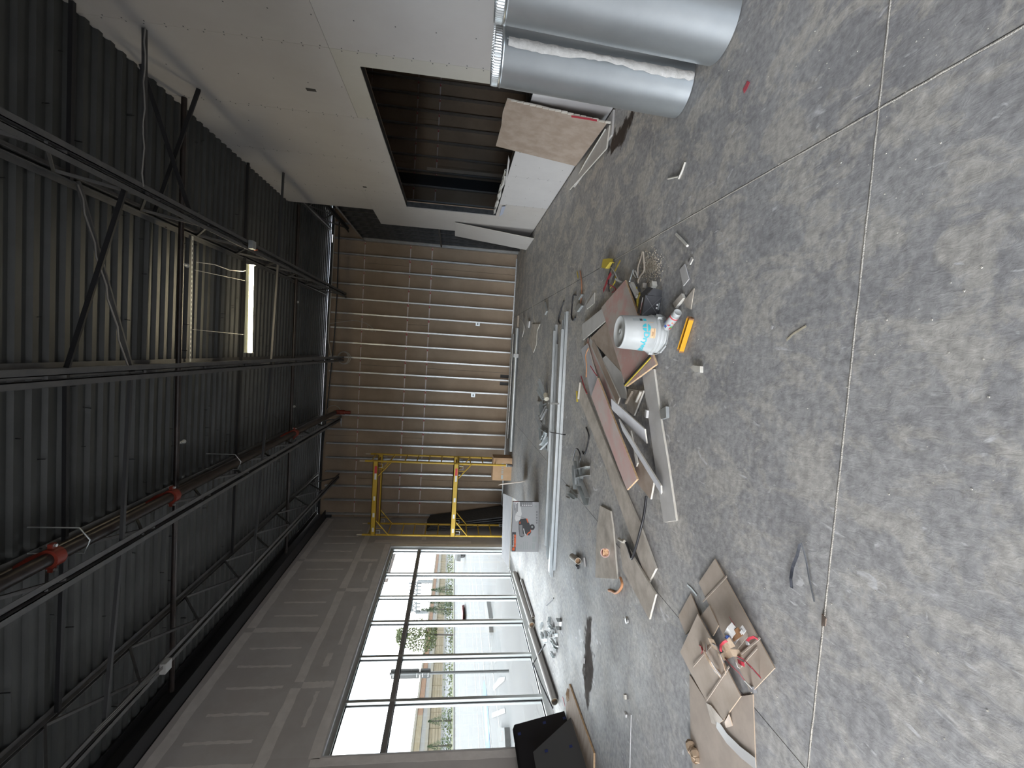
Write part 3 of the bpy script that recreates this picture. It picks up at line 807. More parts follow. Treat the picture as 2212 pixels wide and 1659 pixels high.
def branch(y, z, label, heads, lift=0.0):
    r = thing('sprinkler_branch', label, 'pipe', (0, y, z), 'black sprinkler branch pipes under the deck')
    MB().tube([(-4.40, y, z + 0.03), (2.70, y, z)], 0.030, 14).build('pipe', 'black_pipe', r)
    for hx in heads:
        h = MB(); h.tube([(hx, y, z), (hx, y + 0.04, z - 0.0)], 0.013, 8); h.tube([(hx, y + 0.045, z), (hx, y + 0.11, z)], 0.017, 10)
        h.tube([(hx, y + 0.115, z), (hx, y + 0.12, z)], 0.026, 10)
        h.build('sprinkler_head', 'white_paint', r)
branch(5.93, 4.76, 'black sprinkler branch pipe nearest the camera', (0.82, -1.30))
branch(9.90, 4.77, 'black sprinkler branch pipe near the far wall', (0.80, -1.34))

# perforated strut
ps = MB()
zc = zdeck(0.5) - 0.045; yc = 6.36
ps.box(-0.34, 1.23, yc - 0.020, yc + 0.020, zc, zc + 0.003)
ps.k = 1
for i in range(26):
    x = -0.30 + i * 0.058; ps.box(x, x + 0.030, yc - 0.006, yc + 0.006, zc - 0.0015, zc - 0.0003)
tag(ps.build('perforated_strut', ['white_paint', 'gasket']), 'thin white slotted strut between the joists in front of the strip light', 'strut')

# strip light
sl = thing('strip_light', 'lit warm white strip light hung under the deck', 'light', (0.41, 7.0, 4.40))
hs = MB(); hs.box(-0.20, 1.03, 6.975, 7.035, 4.440, 4.490); hs.build('housing', 'lamp_housing', sl)
MB().tube([(-0.195, 7.0, 4.425), (1.025, 7.0, 4.432)], 0.030, 16).build('lamp_tube', 'lamp_tube', sl)
MB().box(-0.206, -0.198, 6.965, 7.045, 4.39, 4.49).build('end_cap', 'white_paint', sl)
MB().box(1.028, 1.036, 6.965, 7.045, 4.39, 4.49).build('end_cap', 'white_paint', sl)
for x in (0.05, 0.80): MB().tube([(x, 7.0, 4.49), (x + 0.02, 6.40, zdeck(x) - 0.05)], 0.0035, 5).build('hanger_wire', 'wire_white', sl)
pts = [Vector((0.92, 6.40, 4.84)), Vector((0.93, 6.55, 4.70)), Vector((0.90, 6.75, 4.60)), Vector((0.92, 6.92, 4.51)), Vector((0.95, 7.0, 4.49))]
MB().tube(pts, 0.006, 6).build('power_cord', 'wire_white', sl)

def jbox(c, label, s=0.055, m_='galvanized'):
    r = thing('junction_box', label, 'junction box', (c[0], c[1], c[2] - s), 'steel junction boxes on the joists')
    MB().box(c[0] - s, c[0] + s, c[1] - s, c[1] + s, c[2] - s * .5, c[2] + s * .5).build('box', m_, r)
    MB().box(c[0] - s * .93, c[0] + s * .93, c[1] - s * .93, c[1] + s * .93, c[2] - s * .5 - 0.004, c[2] - s * .5).build('cover', m_, r)
    return r
jbox((1.27, 6.83, 4.36), 'grey junction box with an orange wire end on the joist by the strip light')
tag(MB().tube([(1.25, 6.86, 4.34), (1.22, 6.93, 4.37), (1.24, 6.98, 4.35)], 0.006, 6).build('wire_end', 'print_orange'), 'short orange wire end sticking out of junction box', 'wire')
jbox((-3.47, 5.05, 4.37), 'pale square junction box on the joist nearest the window wall', 0.055, 'white_paint')
for k_ in range(3):
    tag(MB().tube([(-3.42 + 0.022 * k_, 4.1, 4.385), (-3.43 + 0.022 * k_, 4.6, 4.378 - .004 * k_), (-3.46 + 0.012 * k_, 5.0, 4.365)], 0.0035, 6).build('armoured_cable', 'cable_grey'),
        'pale cable running along the window wall joist into its square junction box', 'cable', 'cables into the square junction box')
jbox((-0.42, 12.42, 4.66), 'grey junction box at the far end of the middle joist', 0.06)
# pale flexible conduit and dark cable across the far wall
pts = [AY(722, 450, 12.5), AY(724, 478, 12.5), AY(720, 540, 12.45), AY(716, 620, 12.45), AY(711, 690, 12.45), AY(709, 735, 12.45), AY(713, 757, 12.45), AY(717, 772, 12.45)]
tag(MB().tube(pts, 0.013, 7).build('flexible_conduit', 'wire_white'), 'pale flexible conduit strung across the top of the far wall', 'conduit')
pts = [AY(733, 480, 12.56), AY(731, 560, 12.56), AY(728, 640, 12.56), AY(723, 720, 12.56), AY(717, 780, 12.56), AY(709, 860, 12.56), AY(704, 905, 12.56), AY(698, 960, 12.56), AY(693, 1020, 12.56), AY(686, 1095, 12.56)]
tag(MB().tube(pts, 0.016, 7).build('black_cable', 'black_plastic'), 'black cable strung across the top of the far wall', 'cable')
def coil(cx, cy, r_, label, loops, Y=12.5):
    m_ = MB(); c = AY(cx, cy, Y); n = 22
    for l in range(loops):
        rr = r_ * (1 - 0.09 * l); pts = []
        for i in range(n + 1):
            a = 2 * pi * i / n
            pts.append((c.x + rr * cos(a) * (1 + .05 * l), c.y - 0.03 * l, c.z + rr * sin(a) * (0.92 if l else 1)))
        m_.tube(pts, 0.0065, 6, caps=False)
    return tag(m_.build('wire_coil', 'wire_white'), label, 'wire')
coil(743, 773, 0.165, 'loose coil of thin wire hanging at the middle joist end', 3)
coil(721, 891, 0.185, 'single wire hoop hanging beside the red pipe elbow', 1)
pts = [AY(712, 699, 12.5), AY(740, 695, 12.5), AY(765, 692, 12.5), AY(785, 696, 12.5), AY(797, 702, 12.5), AY(805, 709, 12.5), AY(812, 717, 12.5)]
tag(MB().tube(pts, 0.006, 6).tube([AY(797, 702, 12.5), AY(793, 706, 12.5), AY(800, 714, 12.5), AY(806, 716, 12.5)], 0.005, 6).build('hanging_wire', 'wire_white'), 'thin wire with a knotted end hanging in front of the studs', 'wire')
# galvanized boxes on the far studs
for q, lb in (((1032, 700), 'small galvanized outlet box on the far studs nearer the partition'), ((1022, 854), 'small galvanized outlet box on the far studs above the floor pipes')):
    p = AY(*q, YF); r = thing('outlet_box', lb, 'outlet box', (p.x, YF, p.z - 0.05), 'galvanized outlet boxes on far studs')
    MB().box(p.x - 0.05, p.x + 0.05, YF - 0.005, YF + 0.05, p.z - 0.055, p.z + 0.055).build('box', 'galvanized', r)
    MB().box(p.x - 0.028, p.x + 0.028, YF - 0.008, YF - 0.005, p.z - 0.012, p.z + 0.012).build('slot', 'gasket', r)
p = AY(735, 913, 12.5)
tag(MB().prism([p + Vector((-.12, 0, -.03)), p + Vector((.10, 0, .02)), p + Vector((.12, 0, -.04))], (0, 0.004, 0)).build('paper_tag', 'paper_white'), 'torn white paper tag by the red pipe elbow', 'paper')

# ================================================================== LARGE THINGS IN THE ROOM
def duct(cx, cy, r_, h, lean, label, seam_at, smear=False):
    d = thing('duct_pipe', label, 'duct', (cx, cy, 0), 'galvanized duct pipes standing on end')
    ux = Vector((1, 0, 0)); uy = Vector((0, 1, 0)); uz = Vector((lean, 0, 1)).normalized()
    ax_ = (ux, uy, uz)
    b = MB(); b.lathe([(r_, 0.004), (r_, h - 0.075), (r_ + 0.004, h - 0.070), (r_ + 0.004, h - 0.060), (r_, h - 0.055), (r_ - 0.002, h - 0.05),
                       (r_ - 0.004, h - 0.05), (r_ - 0.003, 0.004), (r_, 0.004)], (cx, cy, 0), 96, ax_)
    b.build('barrel', 'galvanized_duct', d)
    c = MB(); vs_, fs_ = [], []; n = 160          # crimped collar
    for h_ in (h - 0.05, h - 0.045, h - 0.008, h):
        for k_ in range(n):
            a = 2 * pi * k_ / n; rr = r_ - 0.002 + (0.003 if (k_ % 2 and h_ in (h - 0.045, h - 0.008)) else 0)
            vs_.append(Vector((cx, cy, 0)) + ux * rr * cos(a) + uy * rr * sin(a) + uz * h_)
    for i in range(3):
        for k_ in range(n): fs_.append((i * n + k_, i * n + (k_ + 1) % n, (i + 1) * n + (k_ + 1) % n, (i + 1) * n + k_))
    c.add(vs_, fs_); c.build('collar', 'stud_steel', d)
    s = MB(); a = seam_at
    s.lathe([(r_ + 0.004, 0.006), (r_ + 0.004, h - 0.08)], (cx, cy, 0), 3, ax_, a, a + 0.05); s.build('seam', 'galvanized', d)
    if smear:
        rnd = random.Random(4); n = 40; vs_, fs_ = [], []
        for i in range(n + 1):
            z = 0.01 + (h - 0.10) * i / n; w = 0.13 + 0.05 * rnd.random() + 0.05 * sin(i * 0.23)
            a_l, a_r = a - w * (0.9 + 0.2 * rnd.random()), a + 0.08 + 0.04 * rnd.random()
            for q in range(5):
                aa = a_l + (a_r - a_l) * q / 4; rr = r_ + 0.002 + (0.005 + 0.004 * rnd.random() if 0 < q < 4 else 0)
                vs_.append(Vector((cx, cy, 0)) + ux * rr * cos(aa) + uy * rr * sin(aa) + uz * z)
        for i in range(n):
            for q in range(4): fs_.append((i * 5 + q, i * 5 + q + 1, (i + 1) * 5 + q + 1, (i + 1) * 5 + q))
        m_ = MB(); m_.smooth = True; m_.add(vs_, fs_); m_.build('sealant', 'sealant_white', d)
    return d
duct(2.04, 3.38, 0.203, 1.40, 0.040, 'galvanized duct pipe with a white sealant smear down its seam', radians(-99), True)
duct(2.15, 2.88, 0.222, 1.42, 0.045, 'wide clean galvanized duct pipe standing at the edge of the picture', radians(-40))

def quad_sheet(name, label, cat, a, b, c, d, th, face, edge, group=None, parent=None):
    """leaning sheet a-b (bottom) c-d (top); thickness along its normal"""
    a, b, c, d = map(Vector, (a, b, c, d)); n = (b - a).cross(d - a).normalized() * th
    o = MB().prism([a, b, c, d], n, 1).build(name, [face, edge], parent)
    return tag(o, label, cat, group) if parent is None else o
# leaning sheets on the partition
lb = thing('board_sheet', 'brown gypsum offcut leaning back side out against the opening sill', 'board', (2.55, 5.6, 0.0))
top = [Vector((2.66, 5.02, 1.145)), Vector((2.66, 5.30, 1.165)), Vector((2.66, 5.62, 1.150)), Vector((2.66, 6.15, 1.166))]
bot = [Vector((2.555, 6.22, 0.085)), Vector((2.53, 4.97, 0.065))]
edge_ = [bot[1], bot[1].lerp(top[0], 0.35) + Vector((0, 0.012, 0)), bot[1].lerp(top[0], 0.7) + Vector((0, -0.01, 0))]
MB().prism(edge_ + top + [bot[0]], (0.013, 0, 0.0), 1).build('sheet', ['kraft_board', 'gypsum'], lb)
e_ = MB(); rnd = random.Random(2)
for i in range(16):
    p = bot[1].lerp(top[0], i / 16) + Vector((rnd.uniform(-.006, .0), -0.008, 0)); e_.obox(p, (0.006, 0, 0), (0, 0.008 + 0.008 * rnd.random(), 0), (0, 0, 0.03))
e_.build('torn_edge', 'gypsum', lb)
MB().ribbon([bot[1] + Vector((0.0, -0.014, 0.12)), bot[1] + Vector((0.004, -0.016, 0.26)), bot[1] + Vector((0.01, -0.012, 0.40))], (0.010, 0, 0), 0.003).build('red_tape', 'red_tape', lb)
MB().box(2.40, 2.66, 4.95, 6.55, 0.0, 0.02).build('offcut_a', 'board_face')
tag(bpy.data.objects['offcut_a'], 'flat drywall offcut on the floor under the leaning brown sheet', 'board'); bpy.data.objects['offcut_a'].name = 'board_offcut'
o = MB().prism([(2.30, 5.05, 0.036), (2.52, 5.0, 0.036), (2.62, 6.6, 0.036), (2.42, 6.72, 0.036)], (0, 0, -0.015), 1).build('board_offcut', ['board_face', 'gypsum'])
tag(o, 'upper drywall offcut with white edges under the leaning brown sheet', 'board')
o = MB().prism([G(1302, 290, .02), G(1307, 278, .06), G(1262, 352, .06), G(1240, 395, .02)], (0, 0, -0.012), 1).build('board_offcut', ['board_face', 'gypsum'])
tag(o, 'slim pointed drywall strip at the foot of the partition', 'board')
tag(MB().bar(G(1306, 300, .012), G(1243, 392, .012), 0.012, 0.02).build('gypsum_strip', 'gypsum'), 'thin white gypsum strip lying along the pointed drywall strip', 'strip')
quad_sheet('board_sheet', 'narrow pale drywall sheet leaning at the far end of the partition', 'board',
           (2.497, 11.03, 0.003), (2.505, 9.96, 0.003), (2.672, 9.93, 1.684), (2.672, 11.05, 1.683), 0.013, 'drywall', 'gypsum')

# scraps on the sill of the opening
def crumple(name, label, cat, corners, n, amp, m_, seed, group=None, th=0.0015):
    rnd = random.Random(seed); a, b, c, d = map(Vector, corners); nr = (b - a).cross(d - a).normalized()
    vs_, fs_ = [], []
    for i in range(n + 1):
        for j in range(n + 1):
            u, v = i / n, j / n
            p = a.lerp(b, u).lerp(d.lerp(c, u), v) + nr * rnd.uniform(0, amp) + Vector((rnd.uniform(-.3, .3) * amp, rnd.uniform(-.3, .3) * amp, 0))
            vs_.append(p)
    for i in range(n):
        for j in range(n):
            q = i * (n + 1) + j; fs_.append((q, q + n + 1, q + n + 2, q + 1))
    k_ = len(vs_); m__ = MB(); m__.add(vs_ + [v - nr * th for v in vs_], fs_ + [tuple(k_ + x for x in f[::-1]) for f in fs_])
    return tag(m__.build(name, m_), label, cat, group)
crumple('plastic_scrap', 'crumpled clear plastic lying on the sill of the wall opening', 'plastic', [(2.69, 7.2, .905), (2.80, 7.2, .905), (2.80, 9.2, .905), (2.69, 9.2, .905)], 11, 0.05, 'poly_bag', 3)
o = MB().prism([AX(1099, 338, 2.70), AX(1101, 348, 2.70), AX(1086, 456, 2.70), AX(1082, 462, 2.70)], (0.02, 0, 0.004)).build('card_strip', 'drywall_low')
tag(o, 'long thin card strip standing on the sill of the wall opening', 'card')
o = MB().prism([AX(1084, 447, 2.66), AX(1092, 446, 2.66), AX(1086, 463, 2.66), AX(1078, 468, 2.66)], (0.006, 0, 0)).build('paper_scrap', 'paper_blue')
tag(o, 'pale blue paper scrap hanging from the far end of the opening sill', 'paper')
tag(MB().bar((4.70, 12.60, 0.0), (4.685, 12.63, 2.52), 0.085, 0.04, up=(0, 1, 0)).build('timber_post', 'wood_pale'), 'pale timber post standing beyond the opening against the far wall', 'post')
MB().box(4.26, 4.585, YB - 0.006, YB - 0.001, 0.0, 3.3).build('doorway_shade', 'gasket', wall_far)  # black sheet stands in for the shade inside a doorway

# ------------------------------------------------------------------ yellow rolling scaffold
SC = thing('rolling_scaffold', 'tall yellow rolling scaffold standing by the window wall', 'scaffold', (-3.56, 11.4, 0))
sxs, sys_ = (-2.675, -4.44), (11.02, 11.75); ztop_s = 3.60
for x in sxs:
    for y in sys_:
        MB().tube([(x, y, 0.16), (x, y, ztop_s - 0.12)], 0.024, 12).build('post', 'yellow_paint', SC)
        MB().tube([(x, y, ztop_s - 0.12), (x, y, ztop_s)], 0.017, 10).build('spigot', 'wood_pale', SC)
        cs = MB(); cs.tube([(x - 0.018, y, 0.075), (x + 0.018, y, 0.075)], 0.072, 20); w = cs.build('caster', 'caster_rubber', SC)
        MB().bar((x - 0.03, y, 0.06), (x - 0.03, y, 0.165), 0.006, 0.05, up=(0, 1, 0)).bar((x + 0.03, y, 0.06), (x + 0.03, y, 0.165), 0.006, 0.05, up=(0, 1, 0)).box(x - 0.035, x + 0.035, y - 0.035, y + 0.035, 0.15, 0.166).build('caster_fork', 'white_paint', w)
    for z in (0.42, 0.72, 1.02, 1.30, 1.72, 2.02, 2.30, 2.58, 2.90, 3.34):
        MB().tube([(x, sys_[0] + 0.02, z), (x, sys_[1] - 0.02, z)], 0.014, 8).build('rung', 'yellow_paint', SC)
for y in sys_:
    for z0, z1 in ((3.17, 3.29), (1.30, 1.42)):
        rl = MB(); rl.box(sxs[1] + 0.0, sxs[0] - 0.0, y - 0.030 - 0.02, y - 0.022, z0, z1)
        rl.box(sxs[1], sxs[0], y - 0.05, y - 0.01, z1 - 0.012, z1); rl.box(sxs[1], sxs[0], y - 0.05, y - 0.01, z0, z0 + 0.012)
        r_ = rl.build('side_rail', 'yellow_paint', SC)
        if y == sys_[0]:
            MB().box(-2.95, -2.78, y - 0.0535, y - 0.0505, z0 + 0.025, z1 - 0.04).build('warning_label', 'print_red', r_)
            MB().box(-3.10, -2.955, y - 0.0535, y - 0.0505, z0 + 0.03, z1 - 0.045).build('white_label', 'print_white', r_)
            for lx in (-3.55, -3.95, -4.3): MB().box(lx - 0.05, lx + 0.05, y - 0.0535, y - 0.0505, z0 + 0.035, z1 - 0.04).build('white_label', 'print_white', r_)
        for s, xx in ((1, sxs[1]), (-1, sxs[0])):
            MB().tube([(xx, y - 0.02, z0 - 0.30), (xx + 0.36 * s, y - 0.03, z0 + 0.01)], 0.013, 8).build('brace', 'yellow_paint', SC)
            MB().tube([(xx + 0.17 * s, y - 0.03, z0 - 0.14), (xx + 0.17 * s, y - 0.03, z0 + 0.0)], 0.008, 6).build('brace_tie', 'yellow_paint', SC)
            lc = MB(); lc.tube([(xx + 0.05 * s, y - 0.055, z0 - 0.01), (xx + 0.05 * s, y - 0.055, z0 - 0.10), (xx + 0.13 * s, y - 0.055, z0 - 0.10), (xx + 0.13 * s, y - 0.055, z0 - 0.01)], 0.006, 6)
            lc.build('locking_pin', 'galvanized', SC)
for z0 in (3.215, 1.345):
    for k_ in range(2):
        MB().box(sxs[1] + 0.06, sxs[0] - 0.06, sys_[0] - 0.005 + 0.37 * k_, sys_[0] + 0.355 + 0.37 * k_, z0, z0 + 0.02).build('deck_board', 'rust_end', SC)

# ------------------------------------------------------------------ cartons
BA = Vector((-3.222, 7.365, 0)); BB = Vector((-2.457, 7.585, 0)); BU = (BB - BA); BN = Vector((-BU.y, BU.x, 0)).normalized(); BH = 0.445
cb = thing('tool_carton', 'grey printed tool carton with a picture of a wheeled machine', 'carton', (-2.84, 7.6, 0))
MB().prism([BA, BB, BB + BN * 0.45, BA + BN * 0.45], (0, 0, BH)).build('body', 'carton_grey', cb)
def face_pt(u, v, off=0.001): return BA + BU * u + Vector((0, 0, BH * v)) - BN * off
def cpx(x, y): return ((1510 - y) / 1370.0, 1 - (x - 110) / 770.0)
def decal(name, pts, m_, off, thick=0.0006, parent=cb):
    P = [face_pt(*cpx(x, y), off) for x, y in pts]
    return MB().prism(P, BN * thick).build(name, m_, parent)
def drect(name, x0, x1, y0, y1, m_, off): return decal(name, [(x0, y0), (x1, y0), (x1, y1), (x0, y1)], m_, off)
drect('print_panel', 112, 225, 985, 1505, 'print_dark', 0.0008)
for y0, y1 in ((1050, 1125), (1135, 1300), (1312, 1390)): drect('print_panel', 175, 228, y0, y1, 'print_orange', 0.0016)
drect('print_panel', 130, 200, 1400, 1480, 'print_orange', 0.0016)
drect('print_panel', 320, 690, 140, 270, 'print_mid', 0.0008)
for x in (400, 460, 520, 585, 650): drect('print_icon', x - 18, x + 18, 215, 255, 'print_white', 0.0016); 
for x in (400, 460, 520, 585, 650): drect('print_icon', x - 8, x + 6, 165, 205, 'print_grey', 0.0016)
decal('print_flash', [(140, 140), (320, 140), (350, 300), (380, 480), (335, 640), (215, 690), (180, 600), (230, 380), (140, 200)], 'print_white', 0.0008)
for x, y0, y1 in ((165, 160, 380), (205, 200, 460), (240, 170, 420)): drect('print_text_line', x, x + 22, y0, y1, 'print_mid', 0.0016)
for x, y1 in ((262, 1290), (322, 1290), (380, 1320), (445, 1240), (505, 1235), (562, 1240), (640, 1330)): drect('print_text_line', x - 12, x + 12, y1, 1450, 'print_grey', 0.0008)
drect('print_text_line', 705, 820, 1090, 1250, 'print_grey', 0.0004); drect('print_text_line', 700, 780, 1280, 1450, 'print_grey', 0.0004)
for y in (415, 495, 575, 650, 715): decal('print_icon', [(825 + 22 * cos(a * pi / 4), y + 26 * sin(a * pi / 4)) for a in range(8)], 'print_mid', 0.0008)
drect('print_icon', 765, 820, 225, 290, 'print_grey', 0.0008)
# printed machine: tank, housing, handle, wheel
pm = decal('printed_machine', [(345, 620), (520, 600), (575, 680), (620, 760), (650, 900), (670, 980), (610, 1070), (520, 1040), (480, 1000), (470, 1080), (400, 1120), (330, 1090), (300, 900), (295, 700)], 'print_dark', 0.0012)
def wheel(cx, cy, r_, m_, off): return decal('printed_wheel', [(cx + r_ * cos(a * pi / 10), cy + r_ * 1.05 * sin(a * pi / 10)) for a in range(20)], m_, off)
wheel(692, 840, 78, 'print_dark', 0.0018); wheel(692, 830, 26, 'print_grey', 0.0024)
decal('printed_machine', [(310, 790), (400, 780), (420, 1010), (470, 1060), (420, 1100), (335, 1080)], 'print_mid', 0.0018)
decal('printed_machine', [(430, 880), (455, 880), (500, 1050), (480, 1060)], 'print_white', 0.0018)
decal('printed_machine', [(510, 600), (545, 605), (580, 720), (560, 725)], 'print_orange', 0.0018)
decal('printed_machine', [(540, 1060), (560, 1000), (630, 960), (650, 900), (662, 915), (645, 985), (580, 1020), (560, 1075)], 'print_orange', 0.0018)
decal('printed_machine', [(320, 690), (345, 690), (345, 750), (320, 750)], 'print_orange', 0.0018)
decal('printed_machine', [(215, 520), (225, 520), (520, 600), (515, 615)], 'print_mid', 0.0018)
v_, f_ = text_faces('Masterforce', 1.0, 0.012)
wt = max(p[0] for p in v_); lt = MB()
lt.add([face_pt(*cpx(170 - p[1] * 58, 1390 - p[0] / wt * 345), 0.0024) for p in v_], f_); lt.build('lettering', 'print_white', cb)
MB().prism([BB + Vector((0, 0, 0.02)), BB + BN * 0.43 + Vector((0, 0, 0.02)), BB + BN * 0.43 + Vector((0, 0, BH - .01)), BB + Vector((0, 0, BH - .01))], BU.normalized() * 0.002).build('side_print', 'print_dark', cb)
MB().prism([BB + Vector((0.004, 0, BH - 0.11)), BB + BN * 0.3 + Vector((0.004, 0, BH - 0.11)), BB + BN * 0.3 + Vector((0.004, 0, BH - .02)), BB + Vector((0.004, 0, BH - .02))], BU.normalized() * 0.002).build('side_print', 'print_red', cb)
o = MB().prism([(-2.37, 7.56, .468), (-3.53, 7.40, .468), (-3.78, 8.40, .468), (-2.69, 8.80, .468)], (0, 0, -0.015), 1).build('white_board', ['board_violet', 'gypsum'])
tag(o, 'white board lying across the top of the printed tool carton', 'board')
quad_sheet('carton_flap', 'bent pinkish card flap behind the white board', 'card', (-2.45, 8.85, 0.03), (-2.62, 9.35, 0.03), (-2.72, 9.45, 0.50), (-2.55, 8.95, 0.50), 0.005, 'cardboard_light', 'cardboard_edge')
ct = thing('cardboard_carton', 'plain brown cardboard carton under the yellow scaffold', 'carton', (-2.83, 11.4, 0))
MB().box(-3.10, -2.54, 11.20, 11.58, 0, 0.46).build('body', 'carton', ct)
for k_ in range(6): MB().box(-2.70 - 0.045 * k_, -2.675 - 0.045 * k_, 11.197, 11.1995, 0.20, 0.25).build('printed_mark', 'print_grey', ct)
MB().box(-3.07, -2.96, 11.197, 11.1995, 0.20, 0.25).build('printed_mark', 'print_grey', ct)
# black sheets in the corner
for k_, lb_ in enumerate(('innermost black foam sheet leaning in the corner behind the scaffold', 'second black foam sheet leaning in the corner behind the scaffold',
                          'third black foam sheet leaning in the corner behind the scaffold', 'outermost black foam sheet leaning in the corner behind the scaffold')):
    d = 0.075 * k_
    quad_sheet('foam_sheet', lb_, 'sheet', (-4.42 + d, 11.80 - 0.02 * k_, 0.002), (-4.42 + d, 12.60, 0.002), (-4.62 + d * .5, 12.60, 2.04 - .02 * k_), (-4.62 + d * .5, 11.83, 2.03 - .03 * k_), -0.03, 'black_foam', 'black_foam', 'black foam sheets in the corner')
crumple('poly_bag', 'small clear plastic bag on the floor beyond the tool carton', 'bag', [(-3.3, 9.0, .01), (-2.9, 9.0, .01), (-2.9, 9.3, .30), (-3.3, 9.3, .30)], 6, 0.08, 'poly_bag', 9)

# ------------------------------------------------------------------ dark panels by the near end of the window
dp_labels = ('dark glass panel leaning on the window wall, nearest the wall', 'second dark glass panel leaning on the window wall', 'third dark glass panel leaning on the window wall',
             'fourth dark glass panel leaning on the window wall', 'outermost dark glass panel with blue tape squares')
for k_, lb_ in enumerate(dp_labels):
    d = 0.052 * k_
    far = 5.36 - 0.045 * k_
    r_ = thing('dark_panel', lb_, 'panel', (-4.35 + d, 4.6, 0.022), 'dark panels stacked against the window wall')
    a, b, c, e = Vector((-4.40 + d, far - 0.06, 0.024)), Vector((-4.40 + d, 3.7, 0.024)), Vector((-4.60 + d, 3.7, 0.60 + 0.004 * k_)), Vector((-4.60 + d, far, 0.59 + 0.004 * k_))
    n_ = (b - a).cross(e - a).normalized()
    if n_.x < 0: n_ = -n_
    MB().prism([a, b, c, e], n_ * 0.012, 1).build('sheet', ['dark_panel', 'black_plastic'], r_)
    if k_ == 4:
        for tx, ty in ((1219, 1551), (1176, 1561), (1122, 1585)):
            d_ = ray(tx, ty); p0 = a + n_ * 0.0125; q = EYE + d_ * ((p0 - EYE).dot(n_) / d_.dot(n_))
            MB().obox(q, (e - a).normalized() * 0.018, Vector((0, 0.018, 0)), n_ * 0.0008).build('tape_square', 'blue_tape', r_)
r_ = thing('dark_panel', 'low grey faced panel with blue tape squares in front of the dark panels', 'panel', (-4.0, 4.2, 0.022), 'dark panels stacked against the window wall')
a, b, c, e = Vector((-4.06, 4.86, 0.024)), Vector((-4.06, 3.6, 0.024)), Vector((-4.17, 3.6, 0.52)), Vector((-4.17, 4.55, 0.50))
n_ = Vector((0.976, 0, 0.216)); MB().prism([a, b, c, e], n_ * 0.012, 1).build('sheet', ['dark_panel_grey', 'black_plastic'], r_)
for tx, ty in ((1180, 1622), (1233, 1612)):
    d_ = ray(tx, ty); p0 = a + n_ * 0.0125; q = EYE + d_ * ((p0 - EYE).dot(n_) / d_.dot(n_))
    MB().obox(q, Vector((-.004, 0, .016)), Vector((0, .016, 0)), n_ * 0.0008).build('tape_square', 'blue_tape', r_)
o = MB().prism([G(1229, 1477, .02), G(1222, 1532, .02), G(1250, 1700, .02), G(1281, 1720, .02), G(1282, 1627, .02)], (0, 0, -0.018), 1).build('plywood_sheet', ['plywood', 'ply_edge'])
tag(o, 'narrow plywood sheet on the floor under the dark panels', 'plywood')

# ------------------------------------------------------------------ tubes and rods below the window
def pipe_thing(name, a, b, r_, m_, label, cat='tube', inner='tube_end', group=None):
    a, b = Vector(a), Vector(b); d = (b - a).normalized()
    t_ = thing(name, label, cat, ((a.x + b.x) / 2, (a.y + b.y) / 2, 0), group)
    w = MB(); w.tube([a, b], r_, 20, caps=False); w.tube([b + d * .0005, a - d * .0005], r_ * 0.88, 20, caps=False)
    w.build('wall', m_, t_)
    u = Vector((0, 0, 1)); s = d.cross(u).normalized(); u = s.cross(d)
    for e_ in (a - d * .001, b + d * .001):
        rg = MB(); rg.lathe([(r_, 0), (r_ * 0.86, 0)], e_, 20, (s, u, d), smooth=False); rg.build('end_ring', inner, t_)
    pl = MB(); pl.tube([b - d * 0.06, b - d * 0.058], r_ * 0.87, 20); pl.build('core', 'cup_paper', t_)
    return t_
pipe_thing('pipe_tube', (-4.56, 9.36, .048), (-4.41, 7.25, .048), 0.046, 'pvc_grey', 'thick grey tube lying under the window, end nearest the tool carton', group='tubes below the window')
pipe_thing('pipe_tube', (-4.50, 7.30, .048), (-4.37, 5.51, .048), 0.046, 'pvc_grey', 'thick grey tube lying under the window, end nearest the dark panels', group='tubes below the window')
slim = pipe_thing('pipe_tube', (-4.345, 8.60, .024), (-4.315, 7.30, .024), 0.022, 'pvc_grey', 'slim grey tube with a clip beside the thick tubes', group='tubes below the window')
MB().tube([(-4.347, 8.66, .024), (-4.345, 8.58, .024)], 0.026, 14).build('coupling', 'galvanized', slim)
tag(MB().tube([G(1177, 1392, .008), G(1152, 1433, .13), G(1168, 1475, .11), G(1194, 1530, .010)], 0.010, 7).build('bent_rod', 'black_plastic'), 'bent black rod lying over the thick tube under the window', 'rod')
tag(MB().tube([G(1196, 1292, .007), G(1180, 1308, .007)], 0.007, 7).build('short_rod', 'black_plastic'), 'short straight black rod on the floor near the slim tube', 'rod')
# steel studs lying across the floor
def lying_channel(a, b, w, h, label, grp, flip=1, z=0.0):
    a, b = Vector(a), Vector(b); d = (b - a).normalized(); s = Vector((-d.y, d.x, 0)); t_ = 0.003
    P = []
    prof = [(-w / 2, 0), (-w / 2, h), (-w / 2 + .008, h), (-w / 2 + .008, h - t_), (-w / 2 + t_, h - t_), (-w / 2 + t_, t_), (w / 2 - t_, t_), (w / 2 - t_, h - t_),
            (w / 2 - .008, h - t_), (w / 2 - .008, h), (w / 2, h), (w / 2, 0)]
    if flip < 0: prof = [(x, h - y) for x, y in prof][::-1]
    top = [a + s * x + Vector((0, 0, y + z + 0.001)) for x, y in prof]
    return tag(MB().prism(top, b - a).build('steel_stud', 'galvanized'), label, 'stud', grp)
A0, A1 = Vector((0.50, 6.98, 0)), Vector((-2.85, 6.58, 0)); B0, B1 = Vector((0.55, 6.45, 0)), Vector((-3.00, 6.16, 0))
gA = 'steel studs lying in two bundles'
dv = Vector((0, 0.10, 0))
lying_channel(A0 + dv, A1 + dv + Vector((-.02, .02, 0)), 0.09, 0.036, 'bottom steel stud at the back of the far lying bundle', gA)
